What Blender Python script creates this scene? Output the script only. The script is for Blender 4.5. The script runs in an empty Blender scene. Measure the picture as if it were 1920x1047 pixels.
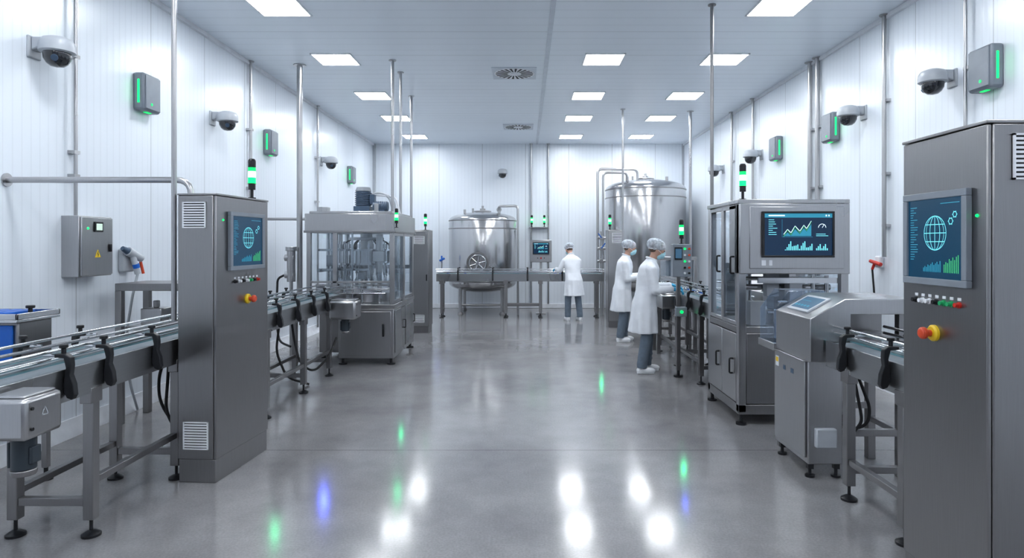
import bpy, bmesh, math, random
from mathutils import Vector, Matrix
random.seed(5)
D = bpy.data
scene = bpy.context.scene
COL = scene.collection
V = Vector

# ---------------------------------------------------------------- materials
def new_mat(name):
    m = D.materials.new(name); m.use_nodes = True
    nt = m.node_tree
    b = nt.nodes.get('Principled BSDF')
    return m, nt, b

def mk(name, col, rough=0.4, metal=0.0, var=0.06, scale=8, emis=None, es=0, trans=0, alpha=1, coat=0, stretch=None, bump=0, ior=None):
    m, nt, b = new_mat(name)
    b.inputs['Base Color'].default_value = (*col, 1)
    b.inputs['Roughness'].default_value = rough
    b.inputs['Metallic'].default_value = metal
    if coat: b.inputs['Coat Weight'].default_value = coat
    if emis:
        b.inputs['Emission Color'].default_value = (*emis, 1)
        b.inputs['Emission Strength'].default_value = es
    tc = nt.nodes.new('ShaderNodeTexCoord')
    mp = nt.nodes.new('ShaderNodeMapping')
    if stretch: mp.inputs['Scale'].default_value = stretch
    nz = nt.nodes.new('ShaderNodeTexNoise'); nz.inputs['Scale'].default_value = scale; nz.inputs['Detail'].default_value = 4
    nt.links.new(tc.outputs['Object'], mp.inputs[0]); nt.links.new(mp.outputs[0], nz.inputs['Vector'])
    cr = nt.nodes.new('ShaderNodeMapRange')
    cr.inputs['To Min'].default_value = 1 - var; cr.inputs['To Max'].default_value = 1 + var
    cr.inputs['From Min'].default_value = .3; cr.inputs['From Max'].default_value = .7
    nt.links.new(nz.outputs[0], cr.inputs['Value'])
    mx = nt.nodes.new('ShaderNodeVectorMath'); mx.operation = 'SCALE'
    mx.inputs[0].default_value = col
    nt.links.new(cr.outputs[0], mx.inputs['Scale'])
    nt.links.new(mx.outputs[0], b.inputs['Base Color'])
    if metal > .5:
        n2 = nt.nodes.new('ShaderNodeTexNoise'); n2.inputs['Scale'].default_value = 1.4; n2.inputs['Detail'].default_value = 1
        mp2 = nt.nodes.new('ShaderNodeMapping'); mp2.inputs['Scale'].default_value = (1.6, 1.6, .5)
        nt.links.new(tc.outputs['Object'], mp2.inputs[0]); nt.links.new(mp2.outputs[0], n2.inputs['Vector'])
        r2 = nt.nodes.new('ShaderNodeMapRange')
        r2.inputs['From Min'].default_value = .3; r2.inputs['From Max'].default_value = .7
        r2.inputs['To Min'].default_value = rough * .94; r2.inputs['To Max'].default_value = rough * 1.06
        nt.links.new(n2.outputs[0], r2.inputs['Value']); nt.links.new(r2.outputs[0], b.inputs['Roughness'])
        bp = nt.nodes.new('ShaderNodeBump'); bp.inputs['Strength'].default_value = .06; bp.inputs['Distance'].default_value = .012
        nt.links.new(n2.outputs[0], bp.inputs['Height']); nt.links.new(bp.outputs[0], b.inputs['Normal'])
    if bump:
        bp = nt.nodes.new('ShaderNodeBump'); bp.inputs['Strength'].default_value = bump; bp.inputs['Distance'].default_value = .01
        nt.links.new(nz.outputs[0], bp.inputs['Height']); nt.links.new(bp.outputs[0], b.inputs['Normal'])
    return m

def emit(name, col, s, rough=.4):
    return mk(name, tuple(c * .3 for c in col), rough, 0, .02, 4, emis=col, es=s)

def glass_mat(name, tint, op=.22, rough=.03):
    m, nt, b = new_mat(name)
    out = nt.nodes['Material Output']
    nt.nodes.remove(b)
    tr = nt.nodes.new('ShaderNodeBsdfTransparent'); tr.inputs[0].default_value = (*tint, 1)
    gl = nt.nodes.new('ShaderNodeBsdfGlossy'); gl.inputs['Roughness'].default_value = rough; gl.inputs[0].default_value = (.9, .95, 1, 1)
    lw = nt.nodes.new('ShaderNodeLayerWeight'); lw.inputs[0].default_value = .25
    mr = nt.nodes.new('ShaderNodeMapRange'); mr.inputs['To Min'].default_value = op * .45; mr.inputs['To Max'].default_value = min(1, op * 3)
    nt.links.new(lw.outputs['Fresnel'], mr.inputs['Value'])
    mx = nt.nodes.new('ShaderNodeMixShader')
    nt.links.new(mr.outputs[0], mx.inputs[0]); nt.links.new(tr.outputs[0], mx.inputs[1]); nt.links.new(gl.outputs[0], mx.inputs[2])
    nt.links.new(mx.outputs[0], out.inputs[0])
    return m
def net_mat():
    m, nt, b = new_mat('hair_net_film'); out = nt.nodes['Material Output']
    b.inputs['Base Color'].default_value = (.72, .80, .90, 1); b.inputs['Roughness'].default_value = .6
    tr = nt.nodes.new('ShaderNodeBsdfTransparent'); mx = nt.nodes.new('ShaderNodeMixShader')
    tc = nt.nodes.new('ShaderNodeTexCoord'); wv = nt.nodes.new('ShaderNodeTexNoise'); wv.inputs['Scale'].default_value = 30; wv.inputs['Detail'].default_value = 2
    mr = nt.nodes.new('ShaderNodeMapRange'); mr.inputs['From Min'].default_value = .35; mr.inputs['From Max'].default_value = .65; mr.inputs['To Min'].default_value = .35; mr.inputs['To Max'].default_value = .65
    nt.links.new(tc.outputs['Object'], wv.inputs['Vector']); nt.links.new(wv.outputs[0], mr.inputs['Value']); nt.links.new(mr.outputs[0], mx.inputs[0])
    nt.links.new(tr.outputs[0], mx.inputs[1]); nt.links.new(b.outputs[0], mx.inputs[2]); nt.links.new(mx.outputs[0], out.inputs[0])
    return m

def panel_mat(name, col, axis, period, rib, rough, jw=.012, jdark=.66, ribstr=.25, wav=.15):
    m, nt, b = new_mat(name)
    N = nt.nodes.new; Lk = nt.links.new
    tc = N('ShaderNodeTexCoord'); sp = N('ShaderNodeSeparateXYZ'); Lk(tc.outputs['Object'], sp.inputs[0])
    c = sp.outputs[axis]
    def M(op, a, bb=None):
        n = N('ShaderNodeMath'); n.operation = op
        for i, s in enumerate([a, bb]):
            if s is None: continue
            if isinstance(s, (int, float)): n.inputs[i].default_value = s
            else: Lk(s, n.inputs[i])
        return n.outputs[0]
    j = M('LESS_THAN', M('FRACT', M('DIVIDE', c, period)), jw / period)
    nz = N('ShaderNodeTexNoise'); nz.inputs['Scale'].default_value = .6; nz.inputs['Detail'].default_value = 3
    Lk(tc.outputs['Object'], nz.inputs['Vector'])
    fac = M('MULTIPLY', M('SUBTRACT', 1, M('MULTIPLY', j, 1 - jdark)), M('ADD', .94, M('MULTIPLY', nz.outputs[0], .12)))
    r = M('LESS_THAN', M('FRACT', M('DIVIDE', c, rib)), .14)
    fac = M('MULTIPLY', fac, M('SUBTRACT', 1, M('MULTIPLY', r, .05)))
    sc = N('ShaderNodeVectorMath'); sc.operation = 'SCALE'; sc.inputs[0].default_value = col; Lk(fac, sc.inputs['Scale'])
    Lk(sc.outputs[0], b.inputs['Base Color'])
    b.inputs['Roughness'].default_value = rough
    h = M('ADD', M('MULTIPLY', M('SINE', M('MULTIPLY', c, 2 * math.pi / rib)), ribstr), M('MULTIPLY', nz.outputs[0], wav * 8))
    h = M('SUBTRACT', h, M('MULTIPLY', j, 1.0))
    bp = N('ShaderNodeBump'); bp.inputs['Strength'].default_value = .25; bp.inputs['Distance'].default_value = .004
    Lk(h, bp.inputs['Height']); Lk(bp.outputs[0], b.inputs['Normal'])
    return m

def floor_mat():
    m, nt, b = new_mat('polished_concrete')
    N = nt.nodes.new; Lk = nt.links.new
    tc = N('ShaderNodeTexCoord')
    n1 = N('ShaderNodeTexNoise'); n1.inputs['Scale'].default_value = 1.1; n1.inputs['Detail'].default_value = 10; n1.inputs['Roughness'].default_value = .66
    n2 = N('ShaderNodeTexNoise'); n2.inputs['Scale'].default_value = 70; n2.inputs['Detail'].default_value = 4
    for n in (n1, n2): Lk(tc.outputs['Object'], n.inputs['Vector'])
    cr = N('ShaderNodeValToRGB')
    cr.color_ramp.elements[0].position = .32; cr.color_ramp.elements[0].color = (.19, .188, .195, 1)
    cr.color_ramp.elements[1].position = .68; cr.color_ramp.elements[1].color = (.285, .282, .288, 1)
    Lk(n1.outputs[0], cr.inputs[0])
    mr = N('ShaderNodeMapRange'); mr.inputs['From Min'].default_value = .3; mr.inputs['From Max'].default_value = .7
    mr.inputs['To Min'].default_value = .9; mr.inputs['To Max'].default_value = 1.1
    Lk(n2.outputs[0], mr.inputs['Value'])
    sp = N('ShaderNodeSeparateXYZ'); Lk(tc.outputs['Object'], sp.inputs[0])
    def M(op, a, bb=None):
        n = N('ShaderNodeMath'); n.operation = op
        for i, s in enumerate([a, bb]):
            if s is None: continue
            if isinstance(s, (int, float)): n.inputs[i].default_value = s
            else: Lk(s, n.inputs[i])
        return n.outputs[0]
    j = M('LESS_THAN', M('FRACT', M('DIVIDE', M('SUBTRACT', sp.outputs[1], 5.27), 5.9)), .0016)
    f = M('MULTIPLY', mr.outputs[0], M('SUBTRACT', 1, M('MULTIPLY', j, .55)))
    sc = N('ShaderNodeVectorMath'); sc.operation = 'SCALE'; Lk(cr.outputs[0], sc.inputs[0]); Lk(f, sc.inputs['Scale'])
    Lk(sc.outputs[0], b.inputs['Base Color'])
    rr = N('ShaderNodeMapRange'); rr.inputs['From Min'].default_value = .3; rr.inputs['From Max'].default_value = .7
    rr.inputs['To Min'].default_value = .12; rr.inputs['To Max'].default_value = .155
    Lk(n1.outputs[0], rr.inputs['Value']); Lk(rr.outputs[0], b.inputs['Roughness'])
    b.inputs['IOR'].default_value = 1.5
    bp = N('ShaderNodeBump'); bp.inputs['Strength'].default_value = .03; bp.inputs['Distance'].default_value = .004
    Lk(n1.outputs[0], bp.inputs['Height']); Lk(bp.outputs[0], b.inputs['Normal'])
    return m

WHITE = (.81, .86, .92)
m_wall_y = panel_mat('wall_panel_side', WHITE, 1, 1.15, .095, .28)
m_wall_x = panel_mat('wall_panel_end', WHITE, 0, 1.15, .095, .28)
m_ceil = panel_mat('ceiling_panel', (.80, .86, .93), 1, 1.0, .25, .33, jdark=.82)
m_floor = floor_mat()
m_rear = mk('rear_wall_paint', (.30, .32, .37), .6)
steel = mk('brushed_steel', (.46, .46, .47), .29, 1, .04, 260, stretch=(1, 1, .02))
steel_d = mk('brushed_steel_dark', (.31, .305, .31), .33, 1, .04, 260, stretch=(1, 1, .02))
steel_l = mk('polished_steel', (.60, .61, .63), .2, 1, .03, 100, stretch=(1, 1, .05))
steel_t = mk('tank_steel', (.54, .54, .55), .20, 1, .03, 100, stretch=(1, 1, .04))
steel_h = mk('satin_steel_horizontal', (.39, .40, .41), .28, 1, .04, 200, stretch=(1, .03, 1))
grey_m = mk('grey_enamel', (.26, .28, .31), .4)
lgrey = mk('light_grey_plastic', (.46, .49, .53), .35)
ceil_p = mk('ceiling_profile_grey', (.58, .63, .70), .35)
case_m = mk('grey_sensor_case', (.23, .26, .30), .35)
white_p = mk('white_plastic', (.78, .80, .84), .35)
black = mk('black_plastic', (.012, .013, .016), .35)
rubber = mk('black_rubber', (.02, .02, .022), .6)
dome = mk('dark_dome_glass', (.01, .012, .018), .04, coat=1)
slotdark = mk('dark_recess', (.02, .022, .026), .6)
red = mk('red_plastic', (.55, .03, .02), .3)
redo = mk('red_orange_button', (.65, .08, .03), .3)
yellow = mk('yellow_plastic', (.8, .55, .02), .35)
blue = mk('blue_enamel', (.01, .12, .5), .35)
green_b = mk('green_button', (.02, .4, .15), .3)
bluegrey = mk('bluegrey_motor', (.06, .10, .16), .4)
motor_d = mk('dark_motor', (.03, .042, .055), .4)
belt_m = mk('conveyor_belt', (.22, .26, .29), .35, 0, .1, 30)
teal = mk('teal_wear_strip', (.12, .48, .55), .35)
glass = glass_mat('clear_guard_glass', (.92, .95, .97), .10)
acryl = glass_mat('bluish_acrylic', (.78, .86, .95), .22)
green_e = emit('green_glow', (.0, 1, .13), 3.2)
green_s = emit('green_soft', (.0, 1, .2), 1.2)
lens_w = emit('white_green_glow', (.5, 1, .6), 2.2)
paper_e = emit('small_lit_display', (.7, .9, .8), .8)
panel_e = mk('light_diffuser', (.9, .92, .95), .5, emis=(.94, .97, 1), es=37)
disp = emit('display_blue', (.003, .042, .090), 1.0, .22)
disp_c = emit('display_navy', (.003, .022, .06), 1.0, .22)
disp_g = emit('display_grey', (.05, .12, .2), 1.0)
cy = emit('graphic_cyan', (.20, .75, .85), 1.0)
cyd = emit('graphic_cyan_dim', (.03, .28, .42), .9)
gr = emit('graphic_green', (.08, .60, .25), .65)
wh = emit('graphic_white', (.75, .9, 1), 1.1)
coat = mk('white_coat_cloth', (.80, .83, .88), .8, 0, .03, 9, bump=.6)
trous = mk('blue_grey_trousers', (.14, .18, .23), .85, 0, .1, 20, bump=.3)
skin = mk('skin', (.55, .33, .25), .5, 0, .05, 10)
hair_m = mk('brown_hair', (.10, .065, .045), .6, 0, .2, 60)
net = net_mat()
maskm = mk('surgical_mask', (.40, .66, .74), .7)
glovem = mk('blue_nitrile', (.02, .36, .62), .45)
shoe_m = mk('white_shoe', (.8, .82, .85), .5)
eye_m = mk('dark_eye', (.02, .02, .02), .2)
bottle_m = mk('white_bottle', (.75, .8, .86), .25)

# ---------------------------------------------------------------- geometry
def B(x0, x1, y0, y1, z0, z1):
    v = [(x, y, z) for x in (x0, x1) for y in (y0, y1) for z in (z0, z1)]
    return v, [(0, 1, 3, 2), (4, 6, 7, 5), (0, 4, 5, 1), (2, 3, 7, 6), (0, 2, 6, 4), (1, 5, 7, 3)]
def basis(d):
    d = V(d).normalized()
    a = V((0, 0, 1)) if abs(d.z) < .9 else V((1, 0, 0))
    u = d.cross(a).normalized(); w = d.cross(u).normalized()
    return u, w
def C(p0, p1, r, r2=None, seg=20):
    p0, p1 = V(p0), V(p1); r2 = r if r2 is None else r2
    u, w = basis(p1 - p0); v = []
    for p, q in ((p0, r), (p1, r2)):
        for i in range(seg):
            a = 2 * math.pi * i / seg
            v.append(p + (u * math.cos(a) + w * math.sin(a)) * q)
    f = [(i, (i + 1) % seg, seg + (i + 1) % seg, seg + i) for i in range(seg)]
    f += [tuple(range(seg))[::-1], tuple(range(seg, 2 * seg))]
    return v, f
def fillet(pts, rad, n=5):
    pts = [V(p) for p in pts]; out = [pts[0]]
    for a, b, c in zip(pts, pts[1:], pts[2:]):
        d1 = (a - b); d2 = (c - b)
        r = min(rad, d1.length * .49, d2.length * .49)
        s = b + d1.normalized() * r; e = b + d2.normalized() * r
        for i in range(n + 1):
            t = i / n
            out.append(s * (1 - t) ** 2 + b * 2 * t * (1 - t) + e * t * t)
    out.append(pts[-1]); return out
def TU(pts, r, rad=0, seg=12):
    if rad: pts = fillet(pts, rad)
    pts = [V(p) for p in pts]; v = []; n = len(pts)
    u = None
    for i, p in enumerate(pts):
        t = (pts[min(i + 1, n - 1)] - pts[max(i - 1, 0)]).normalized()
        if u is None: u, _ = basis(t)
        u = (u - t * u.dot(t)).normalized(); w = t.cross(u)
        for k in range(seg):
            a = 2 * math.pi * k / seg
            v.append(p + (u * math.cos(a) + w * math.sin(a)) * r)
    f = []
    for i in range(n - 1):
        for k in range(seg):
            f.append((i * seg + k, i * seg + (k + 1) % seg, (i + 1) * seg + (k + 1) % seg, (i + 1) * seg + k))
    f += [tuple(range(seg))[::-1], tuple(range((n - 1) * seg, n * seg))]
    return v, f
def LA(prof, loc=(0, 0, 0), seg=40):
    v = []; n = len(prof)
    for r, z in prof:
        for k in range(seg):
            a = 2 * math.pi * k / seg
            v.append((loc[0] + max(r, .0005) * math.cos(a), loc[1] + max(r, .0005) * math.sin(a), loc[2] + z))
    f = []
    for i in range(n - 1):
        for k in range(seg):
            f.append((i * seg + k, i * seg + (k + 1) % seg, (i + 1) * seg + (k + 1) % seg, (i + 1) * seg + k))
    f += [tuple(range(seg))[::-1], tuple(range((n - 1) * seg, n * seg))]
    return v, f
def PR(poly, axis, a, b):
    n = len(poly); v = []
    for t in (a, b):
        for p, q in poly:
            v.append({'y': (p, t, q), 'x': (t, p, q), 'z': (p, q, t)}[axis])
    f = [(i, (i + 1) % n, n + (i + 1) % n, n + i) for i in range(n)]
    f += [tuple(range(n))[::-1], tuple(range(n, 2 * n))]
    return v, f
def EL(c, rx, ry, rz, seg=20, rings=12):
    v = [V(c) + V((0, 0, -rz))]
    for j in range(1, rings):
        p = -math.pi / 2 + math.pi * j / rings
        for k in range(seg):
            a = 2 * math.pi * k / seg
            v.append(V(c) + V((rx * math.cos(p) * math.cos(a), ry * math.cos(p) * math.sin(a), rz * math.sin(p))))
    v.append(V(c) + V((0, 0, rz))); f = []
    for k in range(seg): f.append((0, 1 + (k + 1) % seg, 1 + k))
    for j in range(rings - 2):
        for k in range(seg):
            a = 1 + j * seg
            f.append((a + k, a + (k + 1) % seg, a + seg + (k + 1) % seg, a + seg + k))
    a = 1 + (rings - 2) * seg
    for k in range(seg): f.append((a + k, a + (k + 1) % seg, len(v) - 1))
    return v, f
def TX(g, M): return [M @ V(p) for p in g[0]], g[1]
def FR(o, u, n, v=(0, 0, 1)): return V(o), V(u), V(v), V(n)
def fp(F, a, b, c=0): return F[0] + F[1] * a + F[2] * b + F[3] * c
def FB(F, a0, a1, b0, b1, c0, c1):
    v = [fp(F, a, b, c) for a in (a0, a1) for b in (b0, b1) for c in (c0, c1)]
    return v, B(0, 1, 0, 1, 0, 1)[1]
def FC(F, a, b, c0, c1, r, r2=None, seg=20): return C(fp(F, a, b, c0), fp(F, a, b, c1), r, r2, seg)
def FQ(F, a0, a1, b0, b1, c): return [fp(F, a0, b0, c), fp(F, a1, b0, c), fp(F, a1, b1, c), fp(F, a0, b1, c)], [(0, 1, 2, 3)]
def FS(F, pts, w, c):
    v = []; f = []
    for (a, b), (a2, b2) in zip(pts, pts[1:]):
        dx, dy = a2 - a, b2 - b; l = math.hypot(dx, dy) or 1; nx, ny = -dy / l * w / 2, dx / l * w / 2
        i = len(v)
        v += [fp(F, a + nx, b + ny, c), fp(F, a - nx, b - ny, c), fp(F, a2 - nx, b2 - ny, c), fp(F, a2 + nx, b2 + ny, c)]
        f.append((i, i + 1, i + 2, i + 3))
    return v, f
def arc(cx, cy_, rx, ry, a0=0, a1=360, n=28):
    return [(cx + rx * math.cos(math.radians(a0 + (a1 - a0) * i / n)), cy_ + ry * math.sin(math.radians(a0 + (a1 - a0) * i / n))) for i in range(n + 1)]

def obj_mesh(name, groups, bevel=0, remesh=0, sm=0, ang=35):
    vs = []; fs = []; mi = []; mats = []
    for geos, mat in groups:
        if isinstance(geos, tuple): geos = [geos]
        if mat not in mats: mats.append(mat)
        k = mats.index(mat)
        for v, f in geos:
            o = len(vs); vs += [tuple(p) for p in v]
            for q in f: fs.append(tuple(i + o for i in q)); mi.append(k)
    me = D.meshes.new(name); me.from_pydata(vs, [], fs)
    for m in mats: me.materials.append(m)
    me.polygons.foreach_set('material_index', mi)
    bm = bmesh.new(); bm.from_mesh(me); bmesh.ops.recalc_face_normals(bm, faces=bm.faces); bm.to_mesh(me); bm.free()
    me.polygons.foreach_set('use_smooth', [True] * len(me.polygons))
    if not remesh: me.set_sharp_from_angle(angle=math.radians(ang))
    me.update()
    ob = D.objects.new(name, me); COL.objects.link(ob)
    if bevel:
        b = ob.modifiers.new('bevel', 'BEVEL'); b.width = bevel; b.segments = 2; b.limit_method = 'ANGLE'; b.angle_limit = math.radians(40)
    if remesh:
        r = ob.modifiers.new('remesh', 'REMESH'); r.mode = 'VOXEL'; r.voxel_size = remesh; r.use_smooth_shade = True
        if sm:
            s = ob.modifiers.new('smooth', 'SMOOTH'); s.iterations = sm; s.factor = .5
    return ob
def thing(name, label, cat, loc=(0, 0, 0), rz=0, group=None):
    e = D.objects.new(name, None); COL.objects.link(e); e.empty_display_size = .1
    e.location = loc; e.rotation_euler = (0, 0, math.radians(rz))
    e['label'] = label; e['category'] = cat
    if group: e['group'] = group
    return e
def part(par, name, geos, mat=None, bevel=0, label=None, extra=None, remesh=0, sm=0, ang=35):
    groups = [(geos, mat)] + (extra or [])
    o = obj_mesh(name, groups, bevel, remesh, sm, ang)
    o.parent = par
    if label: o['label'] = label
    return o
def parts(par, name, geos, mat, bevel=0, label=None):
    for g in geos: part(par, name, [g], mat, bevel, label)
def solo(name, label, cat, geos, mat, bevel=0, group=None, extra=None):
    o = obj_mesh(name, [(geos, mat)] + (extra or []), bevel)
    o['label'] = label; o['category'] = cat
    if group: o['group'] = group
    return o
def clone(src, loc, rz=0, label=None, scale=1):
    def rec(o, par):
        n = o.copy(); COL.objects.link(n)
        if par: n.parent = par
        for c in o.children: rec(c, n)
        return n
    n = rec(src, None)
    n.location = loc; n.rotation_euler = (0, 0, math.radians(rz)); n.scale = (scale,) * 3
    if label: n['label'] = label
    return n
def structure(name, geos, mat, label, bevel=0):
    o = obj_mesh(name, [(geos, mat)], bevel); o['kind'] = 'structure'; o['label'] = label
    return o

XL, XR, YB, YF, ZC = -4.04, 4.21, 17.0, -3.0, 4.36
structure('floor', B(XL - .1, XR + .1, YF - .1, YB + .1, -.1, 0), m_floor, 'polished grey concrete floor with joint lines')
structure('ceiling', B(XL - .1, XR + .1, YF - .1, YB + .1, ZC, ZC + .1), m_ceil, 'pale panelled ceiling with fine seams')
structure('wall_left', B(XL - .1, XL, YF, YB, 0, ZC), m_wall_y, 'glossy white insulated panel wall')
structure('wall_right', B(XR, XR + .1, YF, YB, 0, ZC), m_wall_y, 'glossy white insulated panel wall')
structure('wall_back', B(XL, XR, YB, YB + .1, 0, ZC), m_wall_x, 'glossy white insulated panel wall')
structure('wall_front', B(XL, XR, YF - .1, YF, 0, ZC), m_rear, 'plain grey painted wall')
cove = lambda x, s: PR([(x, 0), (x + s * .07, 0), (x + s * .06, .03), (x + s * .025, .09), (x + s * .015, .15), (x, .15)], 'y', YF, YB)
structure('baseboard_left', cove(XL, 1), white_p, 'white cove skirting')
structure('baseboard_right', cove(XR, -1), white_p, 'white cove skirting')
structure('baseboard_back', B(XL, XR, YB - .03, YB, 0, .12), white_p, 'white cove skirting', .01)
structure('trim_1', B(.28, .34, YF, YB, ZC - .008, ZC), ceil_p, 'ceiling joint cover strip', .003)
structure('trim_2', B(XL, XL + .07, YB - .07, YB, .1, ZC), lgrey, 'corner profile')
structure('trim_3', B(XR - .05, XR, YB - .05, YB, .1, ZC), lgrey, 'corner profile')
structure('trim_4', B(XL, XL + .04, YF, YB, ZC - .05, ZC), white_p, 'ceiling edge profile')
structure('trim_5', B(XR - .04, XR, YF, YB, ZC - .05, ZC), white_p, 'ceiling edge profile')

# ---------------------------------------------------------------- ceiling lights
def build_light():
    T = thing('ceiling_light', 'square white LED panel light recessed in the ceiling', 'ceiling light', (-2.76, 7.16, ZC), group='LED panels in the ceiling')
    s = .285
    part(T, 'light_frame', [B(-s, s, -s, -s + .02, -.014, 0), B(-s, s, s - .02, s, -.014, 0), B(-s, -s + .02, -s, s, -.014, 0), B(s - .02, s, -s, s, -.014, 0)], white_p)
    part(T, 'diffuser', B(-s + .02, s - .02, -s + .02, s - .02, -.010, -.001), panel_e)
    return T
L0 = build_light()
pos = [(2.84, 7.16)] + [(x, y) for y in (9.2, 11.45, 13.5, 15.8) for x in (-2.72, 1.12, 2.85)] + \
      [(x, y) for y in (4.6, 2.3, 0.0, -2.0) for x in (-2.75, 0.05, 2.84)]
for x, y in pos: clone(L0, (x, y, ZC))

def build_diffuser():
    T = thing('air_diffuser', 'square white swirl air diffuser with radial dark slots', 'air vent', (-.17, 9.95, ZC), group='swirl diffusers in the ceiling')
    s = .34
    part(T, 'plate', [B(-s, s, -s, s, -.010, 0)], ceil_p, .003)
    part(T, 'disc', [C((0, 0, -.014), (0, 0, -.010), .31, seg=48)], white_p)
    vs = []
    for i in range(22):
        a = 2 * math.pi * i / 22
        g = PR([(.11, -.010), (.29, -.032), (.29, .006), (.11, .006)], 'z', -.016, -.013)
        vs.append(TX(g, Matrix.Rotation(a, 4, 'Z')))
    part(T, 'slot_ring', vs, slotdark)
    part(T, 'hub', [C((0, 0, -.022), (0, 0, -.013), .06)], white_p)
    return T
A0 = build_diffuser(); clone(A0, (-.16, 14.5, ZC))

# ---------------------------------------------------------------- beacons
def build_beacon():
    T = thing('signal_beacon', 'black stack light with glowing green segment', 'signal light', (-2.17, 5.08, 2.062), group='green stack lights')
    part(T, 'pole', [C((0, 0, 0), (0, 0, .008), .03), C((0, 0, .008), (0, 0, .07), .012)], black)
    part(T, 'base', [C((0, 0, .07), (0, 0, .12), .027), C((0, 0, .115), (0, 0, .12), .031)], black, .003)
    part(T, 'lens', [C((0, 0, .12), (0, 0, .165), .029)], green_e, label='lit green lens')
    part(T, 'lens', [C((0, 0, .168), (0, 0, .215), .029)], lens_w, label='bright white-green lens')
    part(T, 'lens', [C((0, 0, .218), (0, 0, .245), .029)], green_s, label='dim green lens')
    part(T, 'cap', [C((0, 0, .247), (0, 0, .30), .029), C((0, 0, .30), (0, 0, .315), .029, .02)], black, .003)
    return T
BC = build_beacon()

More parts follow.
